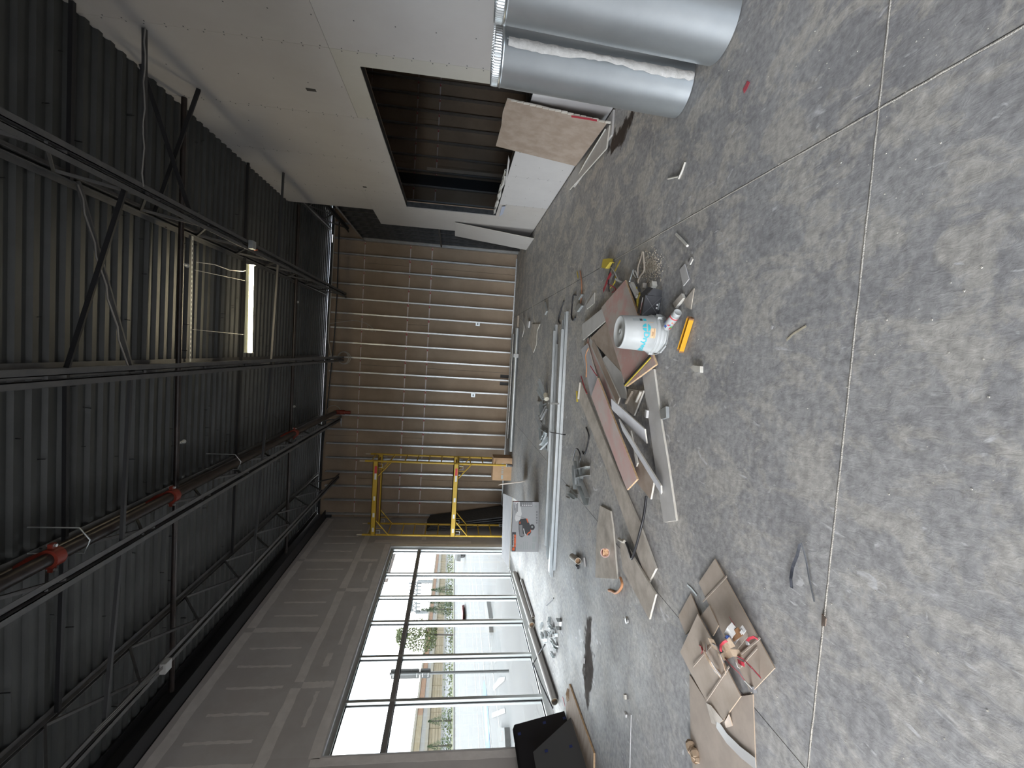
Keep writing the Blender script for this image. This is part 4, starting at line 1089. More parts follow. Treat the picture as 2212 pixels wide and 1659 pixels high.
lying_channel(A0 - dv * .15 + Vector((-.3, 0, 0)), A1 - dv * .1 + Vector((-.12, 0, 0)), 0.09, 0.036, 'bottom steel stud at the front of the far lying bundle', gA)
lying_channel(A0 + dv * .45 + Vector((-.1, 0, 0)), A1 + dv * .4 + Vector((.06, 0, 0)), 0.09, 0.036, 'upper steel stud on the far lying bundle', gA, -1, 0.038)
lying_channel(B0 + dv, B1 + dv * 1.2 + Vector((-.10, 0, 0)), 0.09, 0.036, 'bottom steel stud at the back of the near lying bundle, longest to the window', gA)
lying_channel(B0 - dv * .1 + Vector((.1, 0, 0)), B1 - dv * .05 + Vector((.06, 0, 0)), 0.09, 0.036, 'bottom steel stud at the front of the near lying bundle', gA)
lying_channel(B0 + dv * .4 + Vector((-.15, 0, 0)), B1 + dv * .5 + Vector((.0, 0, 0)), 0.09, 0.036, 'upper steel stud on the near lying bundle', gA, -1, 0.038)
tag(MB().tube([G(1185, 932, .01), G(1190, 934, .085), G(1202, 936, .085), G(1218, 939, .085), G(1222, 939, .01)], 0.006, 6).build('tie_wire', 'black_plastic'), 'black tie wire round the lying stud bundles', 'wire')
tag(MB().ribbon([G(1184, 871, .01), G(1192, 872, .082), G(1208, 872, .082)], (0.012, 0, 0), 0.002).build('tie_strap', 'paper_white'), 'white strap round the far stud bundle', 'strap')
# pipes at the foot of the far wall
pipe_thing('pipe_tube', (0.66, 11.38, .052), (-2.36, 11.16, .052), 0.050, 'galvanized', 'long pale metal pipe lying along the foot of the far wall', 'pipe', 'galvanized')
tag(MB().box(-0.06, 0.03, 11.26, 11.30, .0, .12).build('pipe_tag', 'paper_white'), 'white tag on the long metal pipe by the far wall', 'tag')
pipe_thing('pipe_tube', (0.55, 12.2, .04), (-2.2, 12.05, .04), 0.038, 'stud_steel', 'thin metal pipe behind the long pale pipe', 'pipe', 'galvanized')
tag(MB().bar((0.98, 11.6, .02), (0.70, 11.55, .02), 0.05, 0.04).build('timber_offcut', 'wood_pale'), 'short pale timber offcut at the foot of the far studs', 'timber')

# ================================================================== THE DEBRIS PILE
def brd(pts, z, th, face, edge, label, name='board_offcut', cat='board', group=None):
    """flat or tilted board whose upper face corners sit over the given photo points at height z (one, or one each)"""
    zs = z if isinstance(z, (list, tuple)) else [z] * len(pts)
    P = [G(x, y, zz) for (x, y), zz in zip(pts, zs)]
    return tag(MB().prism(P, (0, 0, -th), 1).build(name, [face, edge]), label, cat, group)
PG = 'boards in the debris pile'
brd([(1254, 823), (1249, 857), (1302, 992), (1345, 1111), (1399.6, 1261), (1416.5, 1228), (1383, 1136), (1337, 1030), (1299, 933), (1267, 853)], 0.018, 0.016, 'board_dirty', 'gypsum', 'very long dirty grey board on the floor along the window side of the pile', group=PG)
brd([(1345, 1163), (1339, 1178), (1345, 1231), (1402, 1338), (1416, 1284), (1368, 1203)], [0.034, 0.034, 0.032, 0.028, 0.030, 0.034], 0.014, 'board_dirty', 'gypsum', 'dirty grey board with a pale end, nearest the cardboard sheets', group=PG)
brd([(1412, 797), (1386, 800), (1402, 912), (1414, 1000), (1427, 1085), (1433.4, 1128), (1460.4, 1124.5), (1442, 997), (1425, 895)], 0.018, 0.016, 'board_face', 'gypsum', 'long clean light grey board on the camera side of the pile', group=PG)
brd([(1380.6, 990), (1372, 1015), (1376, 1043), (1405, 1078.5), (1412, 1040.5)], 0.030, 0.014, 'kraft_board', 'gypsum', 'brown backed board piece poking out under the pink board', group=PG)
brd([(1356, 840), (1390, 844), (1369, 898), (1353, 884)], 0.022, 0.014, 'board_dirty', 'gypsum', 'small grey board piece beside the yellow edged strip', group=PG)
brd([(1300, 667), (1257, 701.5), (1258.5, 735), (1309, 692)], [0.075, 0.03, 0.03, 0.075], 0.014, 'board_face', 'gypsum', 'smooth light grey drywall piece at the back corner of the pink plywood', group=PG)
brd([(1311, 694), (1275, 731), (1339, 801), (1352, 812), (1372, 770)], [0.070, 0.05, 0.045, 0.042, 0.045], 0.014, 'kraft_board', 'gypsum', 'brown backed board between the grey piece and the pink plywood', group=PG)
brd([(1313, 764), (1297, 778), (1328, 855), (1355, 863), (1341, 800)], [0.045, 0.045, 0.035, 0.03, 0.04], 0.014, 'board_face', 'gypsum', 'broad grey board running out from under the brown board', group=PG)
# stack of long thin boards seen on edge
for k_, (a, b, m_, lb_) in enumerate((((1262, 737), (1316, 884), 'board_dirty', 'grey narrow board, first of the close rank beside the grey board'),
                                      ((1268, 735), (1325, 872), 'pink_board', 'pinkish narrow board in the close rank of the pile'),
                                      ((1274, 733), (1330, 860), 'board_face', 'pale narrow board in the close rank of the pile'),
                                      ((1280, 740), (1336, 866), 'kraft_board', 'brown narrow board in the close rank of the pile'))):
    p, q = G(*a, .03 + .008 * k_), G(*b, .045)
    d = (q - p); s = Vector((-d.y, d.x, 0)).normalized()
    P = [p - s * .045, p + s * .035, q + s * .035, q - s * .045]
    tag(MB().prism(P, (0, 0, -.013), 1).build('board_offcut', [m_, 'gypsum']), lb_, 'board', PG)
brd([(1255, 755), (1268, 742), (1288, 814), (1300, 870), (1276, 853)], [0.062, 0.062, 0.058, 0.055, 0.06], 0.014, 'board_violet', 'gypsum', 'violet grey drywall piece beside the long pink board', group=PG)
brd([(1291, 816), (1277, 856), (1354, 1058.5), (1376, 1035)], [0.105, 0.085, 0.055, 0.075], 0.016, 'pink_board', 'ply_edge', 'long pink stained plywood board with a rough orange edge', 'plywood_board', 'plywood', PG)
brd([(1319.5, 861), (1321.6, 884.4), (1396.5, 958), (1392, 926.6)], [0.155, 0.12, 0.02, 0.09], 0.012, 'board_violet', 'gypsum', 'white grey narrow drywall strip propped with its white end up', group=PG)
brd([(1336, 905), (1345, 932), (1428, 1068), (1427, 1049)], [0.12, 0.08, 0.02, 0.06], 0.012, 'board_violet', 'gypsum', 'long narrow drywall strip propped across the light grey board', group=PG)
brd([(1362, 930), (1366, 958), (1374, 1008), (1377, 1000)], [0.05, 0.05, 0.045, 0.045], 0.012, 'board_face', 'gypsum', 'thin pale drywall sliver under the propped strips', group=PG)
brd([(1350, 605), (1299, 664), (1352, 835), (1417, 787)], [0.055, 0.105, 0.085, 0.04], 0.018, 'pink_ply', 'ply_edge', 'large pink stained plywood sheet lying behind the white bucket', 'plywood_sheet', 'plywood', PG)
o = MB(); a, b = G(1350, 832, .090), G(1406, 771, .052); d = (b - a); s = Vector((-d.y, d.x, 0)).normalized()
o.obox((a + b) / 2 + s * .009 + Vector((0, 0, .004)), d / 2, s * .008, Vector((0, 0, .005))); o.k = 1; o.obox((a + b) / 2 - s * .006 + Vector((0, 0, .003)), d / 2, s * .004, Vector((0, 0, .004)))
tag(o.build('edge_strip', ['black_plastic', 'wire_yellow']), 'black strip with a yellow edge lying on the pink plywood sheet', 'strip')
for x0, y0, x1, y1, w, m_, lb_ in ((1253, 826, 1249, 862, .018, 'gypsum', 'white gypsum stick at the head of the long dirty board'), (1246, 845, 1247, 868, .010, 'wire_yellow', 'yellow sliver beside the white gypsum stick'),
                                 (1366, 846, 1352, 872, .012, 'wood_pale', 'pale splinter on the small grey board piece'), (1384, 846, 1374, 868, .014, 'gypsum', 'white sliver on the small grey board piece'),
                                 (1398, 886, 1396, 902, .030, 'paper_white', 'white foam block beside the light grey board')):
    a, b = G(x0, y0, .03), G(x1, y1, .03)
    tag(MB().bar(a, b, w, 0.02).build('splinter', m_), lb_, 'splinter')
def wire(name, pts, r_, m_, label, cat='wire', z=None, group=None):
    P = [G(p[0], p[1], p[2] if len(p) > 2 else r_) for p in pts]
    Q = []                                              # smooth the run
    for i in range(len(P) - 1):
        for t_ in (0, .33, .66):
            p0, p1, p2, p3 = P[max(i - 1, 0)], P[i], P[i + 1], P[min(i + 2, len(P) - 1)]
            Q.append(0.5 * ((2 * p1) + (p2 - p0) * t_ + (2 * p0 - 5 * p1 + 4 * p2 - p3) * t_ ** 2 + (3 * p1 - p0 - 3 * p2 + p3) * t_ ** 3))
    Q.append(P[-1])
    return tag(MB().tube(Q, r_, 6).build(name, m_), label, cat, group)
def strip(name, pts, w, m_, label, cat='strip', th=0.0015, group=None, tilt=0.0):
    P = [G(p[0], p[1], p[2] if len(p) > 2 else 0.003) for p in pts]; S = []
    for i in range(len(P)):
        d = P[min(i + 1, len(P) - 1)] - P[max(i - 1, 0)]; s = Vector((-d.y, d.x, 0)).normalized()
        S.append((s * cos(tilt) + Vector((0, 0, sin(tilt)))) * w / 2)
    return tag(MB().ribbon(P, S, th).build(name, m_), label, cat, group)
wire('twisted_twine', [(1271, 752, .09), (1265, 768, .085), (1267, 790, .08), (1266, 815, .07)], .006, 'peel', 'brown paper twine across the narrow boards', 'twine')
wire('cable_scrap', [(1275, 790, .08), (1283, 803, .075), (1290, 812, .07)], .005, 'red_tape', 'short red cable scrap among the narrow boards', 'cable')
wire('cable_scrap', [(1255, 812, .03), (1262, 835, .03), (1268, 850, .03)], .005, 'red_tape', 'red white cable scrap by the long dirty board', 'cable')
wire('black_hose', [(1396, 1072, .02), (1392, 1105, .03), (1386, 1135, .045), (1367, 1203, .045), (1362, 1199, .045), (1357, 1184, .04), (1352, 1172, .04)], .010, 'black_plastic', 'black flexible hose bent back on itself over the dirty boards', 'hose')
wire('torn_paper', [(1337, 1164, .04), (1342, 1168, .045), (1349, 1170, .045)], .014, 'gypsum', 'lump of torn paper at the end of the black hose', 'paper')
o = brd([(1296, 1092), (1289, 1142), (1285.7, 1247.7), (1333, 1251), (1324, 1142), (1318.4, 1104)], 0.016, 0.015, 'board_dirty', 'gypsum', 'stained grey board under the paper cup')
# cup on that board
c_ = G(1322, 1193, .016); cp_ = thing('paper_cup', 'tipped pink paper cup lying on the stained grey board', 'cup', c_)
ax_d = (G(1322, 1193, .05) - G(1304, 1190, .05)); ax_d = Vector((0.25, -0.85, 0.3)).normalized(); s_ = ax_d.cross(Vector((0, 0, 1))).normalized(); u_ = s_.cross(ax_d)
MB().lathe([(0.0, 0), (0.028, 0), (0.042, 0.095), (0.039, 0.095), (0.026, 0.004), (0, 0.004)], c_ + Vector((-0.02, 0.06, 0.045)), 24, (s_, u_, ax_d)).build('cup_wall', 'cup_pink', cp_)
crumple('crumpled_paper', 'brown crumpled paper inside the pink cup', 'paper', [c_ + Vector((-.03, -.008, .04)), c_ + Vector((.035, -.008, .04)), c_ + Vector((.035, -.002, .09)), c_ + Vector((-.03, -.002, .09))], 4, 0.015, 'cup_paper', 5)
# small round tube beside it
pipe_thing('short_tube', G(1236, 1202, .038) + Vector((0, 0, 0)), G(1249, 1212, .038), 0.036, 'tube_card', 'short cardboard tube end lying beside a black cap', 'tube')
tag(MB().tube([G(1246, 1222, .012), G(1249, 1226, .012)], 0.018, 12).build('bottle_stopper', 'black_plastic'), 'small black plastic stopper by the short cardboard tube', 'stopper')
tag(MB().tube([G(1262, 1205, .010), G(1264, 1224, .010)], 0.010, 10).build('marker_pen', 'paper_white'), 'small white pen lying by the short cardboard tube', 'pen')
wire('bent_peel', [(1340, 1248, .02), (1344, 1262, .03), (1339, 1274, .03), (1330, 1281, .012), (1322, 1277, .006), (1315, 1275, .006)], .012, 'peel', 'curved orange brown peel on the floor past the stained board', 'peel')
tag(MB().lathe([(0.0, .012), (.022, .012), (.030, .006), (.030, 0)], G(1354.6, 1340), 16).build('metal_knockout', 'stud_steel'), 'small round metal knockout disc alone on the floor', 'disc')

# ------------------------------------------------------------------ bucket
bc = Vector((0.225, 3.40, 0)); RB, RT, HB = 0.1385, 0.124, 0.328
bk = thing('plastic_bucket', 'white plastic bucket standing upside down with teal lettering', 'bucket', bc)
def rbk(z): return RB + (RT - RB) * z / HB
prof = [(RB + .002, 0.0), (RB + .006, 0.002), (RB + .006, 0.010), (RB, 0.012), (RB, 0.030), (RB + .007, 0.033), (RB + .007, 0.037), (RB - .001, 0.040), (RB - .001, 0.058),
        (RB + .006, 0.061), (RB + .006, 0.065), (RB - .001, 0.068), (RB - .001, 0.086), (RB + .006, 0.089), (RB + .005, 0.094), (rbk(.1), 0.097),
        (rbk(.31), .31), (RT, .322), (RT - .004, HB), (RT - .010, HB), (RT - .013, HB - .009), (0.026, HB - .011), (0.024, HB - .007), (0.020, HB - .007), (0.018, HB - .010), (0.0, HB - .010)]
MB().lathe(prof, bc, 72).build('body', 'plastic_white', bk)
face_a = math.atan2(-bc.y, -bc.x)
def wrap(x, z, off=0.0012):
    a = face_a + x / 0.13; r_ = rbk(z) + off
    return Vector((bc.x + r_ * cos(a), bc.y + r_ * sin(a), z))
def bdecal(name, x0, x1, z0, z1, m_, off=0.0012, n=6):
    m__ = MB(); vs_ = []
    for i in range(n + 1):
        x = x0 + (x1 - x0) * i / n; vs_ += [wrap(x, z0, off), wrap(x, z1, off)]
    m__.add(vs_, [(2 * i, 2 * i + 2, 2 * i + 3, 2 * i + 1) for i in range(n)]); return m__.build(name, m_, bk)
v_, f_ = text_faces('Drywall', 0.060, 0.0014)
lt = MB(); lt.add([wrap(0.012 - p[0], 0.184 - p[1]) for p in v_], f_); lt.build('lettering', 'teal_print', bk)
def disc_part(test, name='logo'):
    n = 18; R_ = 0.031; cx_, cz = 0.044, 0.166; m__ = MB(); vs_, fs_ = [], []; idx = {}
    for i in range(n):
        for j in range(n):
            u, w = (i + .5) / n * 2 - 1, (j + .5) / n * 2 - 1
            if u * u + w * w > 1 or not test(u, w): continue
            q = []
            for du, dw in ((-1, -1), (1, -1), (1, 1), (-1, 1)):
                q.append(len(vs_)); vs_.append(wrap(cx_ + (u + du / n) * R_, cz + (w + dw / n) * R_))
            fs_.append(tuple(q))
    m__.add(vs_, fs_); return m__.build(name, 'teal_print', bk)
disc_part(lambda u, w: w > 0.0 and u > 0.15); disc_part(lambda u, w: w > 0.0 and u < -0.15); disc_part(lambda u, w: w < -0.35)
bdecal('sticker', -0.030, 0.040, 0.098, 0.134, 'sticker_tan', 0.0018)
for k_ in range(3): bdecal('sticker_print', -0.016, 0.016, 0.114 + .005 * k_, 0.1165 + .005 * k_, 'rust_end', 0.0024, 3)
bdecal('sticker_print', -0.028, 0.038, 0.106, 0.109, 'rust_end', 0.0024)
bdecal('label_block', 0.098, 0.125, 0.185, 0.262, 'print_grey'); bdecal('label_block', 0.100, 0.122, 0.190, 0.210, 'print_dark', 0.0018); bdecal('label_block', 0.098, 0.124, 0.160, 0.183, 'teal_print')
bdecal('label_block', 0.086, 0.090, 0.11, 0.145, 'sticker_tan')
for a_ in (face_a + 1.05, face_a - 1.75):
    p = Vector((cos(a_), sin(a_), 0)); q = Vector((-sin(a_), cos(a_), 0))
    MB().obox(bc + p * (RB + .010) + Vector((0, 0, .055)), p * .010, q * .022, Vector((0, 0, .020))).build('handle_lug', 'plastic_white', bk)
pts = [bc + Vector((cos(face_a + 1.05 - i * 2.8 / 16), sin(face_a + 1.05 - i * 2.8 / 16), 0)) * (RB + .016) + Vector((0, 0, .050 - .040 * sin(pi * i / 16))) for i in range(17)]
MB().tube(pts, 0.0025, 6).build('handle', 'plastic_white', bk)
pm_ = pts[7]; MB().bar(pts[9], pts[12], 0.012, 0.012).build('grip', 'plastic_white', bk)

# spray can lying in front of the bucket
a_, b_ = Vector((0.268, 3.235, .033)), Vector((0.365, 3.075, .034)); d_ = (b_ - a_).normalized(); s_ = d_.cross(Vector((0, 0, 1))).normalized(); u_ = s_.cross(d_); Lc = (b_ - a_).length
cn = thing('spray_can', 'white spray can with a colourful fruit print lying against the bucket', 'can', a_ - Vector((0, 0, .033)))
MB().lathe([(0, 0), (.028, 0), (.032, .004), (.032, Lc * .78), (.029, Lc * .82)], a_, 28, (s_, u_, d_)).build('body', 'plastic_white', cn)
MB().lathe([(.030, Lc * .80), (.0305, Lc * .80), (.028, Lc), (.025, Lc + .003), (.024, Lc), (0, Lc)], a_, 28, (s_, u_, d_)).build('cap', 'plastic_white', cn)
MB().lathe([(.0326, Lc * .70), (.0326, Lc * .76)], a_, 28, (s_, u_, d_)).build('red_band', 'print_red', cn)
rnd = random.Random(5)
for k_ in range(26):
    a = rnd.uniform(0, 2 * pi); h = rnd.uniform(Lc * .18, Lc * .66); sz = rnd.uniform(.004, .009)
    m_ = rnd.choice(['print_red', 'print_red', 'print_orange', 'print_green', 'print_blue'])
    q = a_ + (s_ * cos(a) + u_ * sin(a)) * .0324 + d_ * h; n_ = (s_ * cos(a) + u_ * sin(a)); t_ = n_.cross(d_)
    MB().obox(q, t_ * sz, d_ * sz * rnd.uniform(.6, 1.3), n_ * .0004).build('printed_fruit', m_, cn)
# yellow channel
a_, b_ = G(1496, 690, .004), G(1475, 757, .004); d_ = (b_ - a_); n_ = d_.normalized(); s_ = Vector((-n_.y, n_.x, 0))
w_, h_ = .038, .034; pr_ = [(-w_ / 2, 0), (-w_ / 2, h_), (-w_ / 2 + .003, h_), (-w_ / 2 + .003, .003), (w_ / 2 - .003, .003), (w_ / 2 - .003, h_), (w_ / 2, h_), (w_ / 2, 0)]
yc_ = thing('yellow_channel', 'short orange yellow channel piece with rusty ends on the floor', 'channel', (a_ + b_) / 2)
MB().prism([a_ + s_ * x + Vector((0, 0, y)) for x, y in pr_], d_).build('channel', 'yellow_bright', yc_)
for q, sg in ((a_, -1), (b_, 1)):
    MB().prism([q + s_ * x + Vector((0, 0, y)) for x, y in pr_], n_ * sg * .012).build('rusty_end', 'rust_end', yc_)

# black carton beside the bucket
q0, q1, q2 = G(1434, 639, .0), G(1426, 681, .0), G(1383, 676, .0)
bx_ = thing('black_carton', 'small black carton with red and white print beside the bucket', 'carton', (q0 + q1) / 2)
fr, fl = Vector((0.515, 3.42, 0)), Vector((0.365, 3.46, 0)); dw = (fr - fl); bn_ = Vector((-dw.y, dw.x, 0)).normalized(); Hc = 0.135; Dc = 0.10
tl = Vector((0, 0, Hc))
MB().prism([fl, fr, fr + bn_ * Dc, fl + bn_ * Dc], tl).build('body', 'carton_black', bx_)
def bxp(u, v, off=.001): return fl + dw * u + tl * v - bn_ * off
for p, q in (((0.02, .02), (.5, .5)), ((.98, .02), (.5, .5)), ((.02, .98), (.5, .5)), ((.98, .98), (.5, .5))):
    MB().bar(bxp(*p), bxp(*q), .0022, .001, up=bn_).build('crease', 'carton_crease', bx_)
for u, v in ((.42, .20), (.58, .20)): MB().prism([bxp(u + .05 * cos(a * pi / 4), v + .05 * sin(a * pi / 4), .0012) for a in range(8)], bn_ * .0008).build('printed_icon', 'print_white', bx_)
for v in (.05, .10): MB().prism([bxp(.32, v), bxp(.68, v), bxp(.68, v + .025), bxp(.32, v + .025)], bn_ * .0008).build('printed_line', 'print_grey', bx_)
tp = lambda u, v: fl + dw * u + bn_ * Dc * v + tl + Vector((0, 0, .0012))
MB().prism([tp(.25, .35), tp(.85, .35), tp(.85, .48), tp(.25, .48)], (0, 0, -.0008)).build('printed_line', 'print_white', bx_)
MB().prism([tp(.05, .38), tp(.6, .38), tp(.6, .34), tp(.05, .34)], (0, 0, -.0006)).build('printed_line', 'print_red', bx_)
MB().prism([fr + tl * .98, fr + bn_ * Dc + tl * .98, fr + bn_ * Dc + dw * .36 + tl * .62, fr + dw * .36 + tl * .62], Vector((0, 0, -.002))).build('flap', 'carton_black', bx_)
MB().prism([fr + tl * .05, fr + tl * .9 + dw * .02, fr + dw * .38 + tl * .56, fr + dw * .30 + tl * .06], bn_ * .002).build('flap', 'carton_black', bx_)

# ------------------------------------------------------------------ loose scraps round the bucket
brd([(1478.5, 569.5), (1468, 583), (1475.7, 618), (1488, 602.8)], .008, .006, 'board_face', 'board_face', 'flat grey card scrap nearest the partition side of the bucket', 'card_scrap', 'card')
brd([(1471.5, 634), (1453.5, 655), (1458, 665), (1475.5, 643.7)], .026, .022, 'board_dirty', 'gypsum', 'chunky gypsum block scrap in front of the black carton', 'gypsum_block', 'block')
brd([(1499, 623), (1476, 651), (1482, 664), (1492, 668)], .010, .006, 'board_dirty', 'crumb', 'triangular grey scrap with a mossy edge near the spray can', 'board_scrap', 'board')
brd([(1490, 793), (1497, 789), (1512, 791), (1512, 805), (1500, 803)], .024, .022, 'gypsum', 'gypsum', 'white gypsum chip alone on the floor in front of the yellow channel', 'gypsum_chip', 'chip')
brd([(1493, 555), (1486, 571), (1490, 572), (1496, 560)], .012, .008, 'clear_film', 'gypsum', 'grey pointed film scrap on the floor towards the ducts', 'film_scrap', 'scrap')
wire('gypsum_sliver', [(1461, 506), (1472, 517), (1485, 531)], .010, 'gypsum', 'long pale gypsum sliver on the floor towards the wall opening', 'sliver')
wire('gypsum_sliver', [(1480, 350), (1474, 368), (1466, 386)], .008, 'gypsum', 'long pale sliver nearest the duct pipes', 'sliver')
wire('gypsum_sliver', [(1443, 386), (1452, 384), (1466, 381)], .007, 'gypsum', 'small pale sliver crossing the long one near the ducts', 'sliver')
strip('red_scrap', [(1617, 176), (1612, 188), (1606, 197)], .035, 'red_tape', 'small red tape scrap on the floor by the wide duct', 'tape')
brd([(1265, 661), (1284, 632), (1283, 655), (1267, 668)], .012, .010, 'board_face', 'gypsum', 'small square grey drywall scrap behind the pink plywood', 'board_scrap', 'board')
# tangle behind the plywood
strip('banding_strip', [(1340, 562, .02), (1334, 574, .03), (1327, 588, .03)], .024, 'wire_yellow', 'yellow banding strip with black teeth in the tangle behind the plywood', 'strip')
strip('red_strip', [(1320, 590, .04), (1312, 605, .05), (1306, 622, .03), (1303, 628, .02)], .045, 'red_tape', 'red tape strip in the tangle behind the plywood', 'tape')
wire('wire_scrap', [(1330, 595, .02), (1328, 610, .04), (1318, 622, .03)], .007, 'wire_yellow', 'yellow wire in the tangle behind the plywood')
wire('wire_scrap', [(1327, 560, .01), (1316, 590, .03), (1314, 612, .05), (1316, 630, .03)], .006, 'black_plastic', 'black wire in the tangle behind the plywood')
wire('wire_scrap', [(1318, 575, .01), (1326, 585, .03), (1332, 598, .03), (1338, 612, .02)], .006, 'wire_white', 'pale wire in the tangle behind the plywood')
wire('wire_scrap', [(1310, 612, .02), (1322, 618, .05), (1330, 625, .03), (1322, 632, .02)], .005, 'red_tape', 'thin red wire in the tangle behind the plywood')
strip('paper_strip', [(1325, 592, .01), (1319, 603, .02), (1314, 612, .02)], .03, 'paper_white', 'torn white paper strip in the tangle behind the plywood', 'paper')
brd([(1329, 601), (1342, 608), (1340, 611), (1328, 605)], .045, .012, 'paper_white', 'gypsum', 'small white foam strip against the plywood corner', 'foam_strip', 'foam')
brd([(1302, 560), (1315, 558), (1318, 566), (1307, 580), (1299, 578)], .050, .045, 'wire_yellow', 'wire_yellow', 'crumpled yellow wrapper behind the tangle', 'wrapper', 'wrapper')
wire('gypsum_sliver', [(1388, 543), (1384, 560), (1378, 580), (1379, 612)], .008, 'wood_pale', 'long pale splinter arching over the rubble patch')
wire('gypsum_sliver', [(1389, 545), (1392, 582), (1384, 595), (1378, 608)], .009, 'wood_pale', 'second long splinter beside the rubble patch')
wire('wire_scrap', [(1374, 600, .01), (1368, 590, .03), (1372, 585, .03), (1378, 600, .02)], .006, 'wire_white', 'looped pale wire between plywood and black carton')
for k_, p in enumerate((((1375, 620), (1378, 640), (1382, 664)), ((1382, 632), (1376, 648), (1380, 668)), ((1388, 635), (1380, 640), (1376, 660)))):
    wire('wire_scrap', [(*q, .02 + .01 * k_) for q in p], .006, 'wire_yellow', 'mustard yellow wire wedged between the plywood and black carton', group='yellow wires by black carton')
wire('metal_rod', [(1368, 583, .02), (1360, 608, .06)], .007, 'galvanized', 'short shiny metal rod at the plywood corner', 'rod')
brd([(1362, 609), (1376, 638), (1373, 644), (1359, 615)], .05, .03, 'board_face', 'gypsum', 'thin grey drywall strip along the plywood edge', 'board_strip', 'board')
tag(MB().obox(G(1412, 615, .022), (.018, .01, 0), (-.008, .016, 0), (0, 0, .02)).build('gypsum_chip', 'gypsum'), 'white gypsum lump behind the black carton flap', 'chip')
tag(MB().obox(G(1392, 617, .018), (.02, .0, 0), (.0, .012, 0), (0, 0, .016)).build('gypsum_chip', 'board_dirty'), 'grey gypsum lump behind the black carton', 'chip')
cr = MB(); rnd = random.Random(11)
for _ in range(1100):
    a, r_ = rnd.uniform(0, 2 * pi), abs(rnd.gauss(0, .5)); x, y = 1405 + 22 * r_ * cos(a) + rnd.gauss(0, 6), 575 + 32 * r_ * sin(a) + rnd.gauss(0, 6)
    p = G(x, y); s_ = rnd.uniform(.0015, .0055); t_ = rnd.uniform(0, pi)
    cr.obox(p + Vector((0, 0, s_ * .5)), (s_ * cos(t_), s_ * sin(t_), 0), (-s_ * .8 * sin(t_), s_ * .8 * cos(t_), 0), (0, 0, s_ * .6))
tag(cr.build('gypsum_rubble', 'crumb'), 'patch of fine gypsum crumbs behind the black carton', 'rubble', kind='stuff')
cr = MB()
for _ in range(200):
    x, y = rnd.uniform(1180, 2150), rnd.uniform(20, 1640); p = G(x, y)
    if p.x > 2.5: continue
    s_ = rnd.uniform(.0008, .0026); t_ = rnd.uniform(0, pi)
    cr.obox(p + Vector((0, 0, s_ * .4)), (s_ * cos(t_), s_ * sin(t_), 0), (-s_ * sin(t_), s_ * cos(t_), 0), (0, 0, s_ * .5))
tag(cr.build('floor_crumbs', 'gypsum'), 'tiny white crumbs scattered over the concrete floor', 'crumbs', kind='stuff')

# far scraps: torn kraft sheet, wires, sheet metal offcuts
o = MB().prism([G(1150, 700, .012), G(1142, 740, .012), G(1152, 762, .012), G(1158, 745, .012), G(1160, 715, .012), G(1166, 700, .012)], (0, 0, -.01), 1).build('torn_sheet', ['board_dirty', 'gypsum'])
tag(o, 'torn grey board with a ragged pale edge on the floor before the far wall', 'board')
strip('paper_strip', [(1147, 640), (1151, 665), (1154, 690), (1159, 705)], .05, 'gypsum', 'ragged paper strip trailing from the torn grey board', 'paper')
brd([(1139, 694), (1143, 694), (1141, 708), (1137, 707)], .03, .025, 'paper_white', 'paper_white', 'bright white block on the floor before the far wall', 'foam_block', 'block')
wire('wire_scrap', [(1125, 688, .05), (1131, 700, .04), (1132, 712, .02), (1128, 728, .02)], .010, 'wire_white', 'pale wire curl at the end of the far pipes')
wire('wire_scrap', [(1218, 650), (1213, 665), (1206, 690), (1210, 700)], .010, 'black_plastic', 'black bent wire beyond the end of the stud bundles')
wire('wire_scrap', [(1244, 638), (1238, 640), (1234, 680), (1238, 692), (1243, 685)], .010, 'black_plastic', 'black hooked wire by the small metal offcuts')
for k_, (pts, lb_) in enumerate((([(1246, 645), (1253, 634), (1256, 636), (1249, 648)], 'shiny bent sheet metal offcut by the black hooked wire'), ([(1240, 668), (1250, 655), (1256, 660), (1246, 674)], 'grey folded sheet metal offcut by the black hooked wire'),
                                 ([(1172, 660), (1176, 652), (1180, 672), (1176, 680)], 'dull sheet metal strip beside the torn board'))):
    brd(pts, .035, .03, 'galvanized', 'galvanized', lb_, 'metal_offcut', 'metal offcut')
wire('wire_scrap', [(1253, 585), (1256, 610), (1256, 640), (1253, 660)], .009, 'wire_brown', 'brown wire lying over the metal offcuts')
strip('yellow_strip', [(1246, 586), (1249, 601)], .03, 'wire_yellow', 'little yellow strip near the brown wire', 'strip')
def offcut(c, ang, L_, w_, h_, label, tilt=0.0, grp='sheet metal offcuts on the floor', m_='galvanized', zoff=0.0):
    d = Vector((cos(ang), sin(ang), tilt)).normalized(); s = Vector((-sin(ang), cos(ang), 0)); u = Vector((0, 0, 1)); t_ = .002; m__ = MB()
    c = Vector(c) + Vector((0, 0, abs(tilt) * L_ / 2 + zoff))
    P = [(-w_ / 2, 0), (-w_ / 2, h_), (-w_ / 2 + t_, h_), (-w_ / 2 + t_, t_), (w_ / 2 - t_, t_), (w_ / 2 - t_, h_), (w_ / 2, h_), (w_ / 2, 0)]
    a = c - d * L_ / 2
    m__.prism([a + s * x + u * y for x, y in P], d * L_); return tag(m__.build('metal_offcut', m_), label, 'metal offcut', grp)
rnd = random.Random(21)
lab = 'bent sheet metal offcut in the heap beside the far stud bundle'
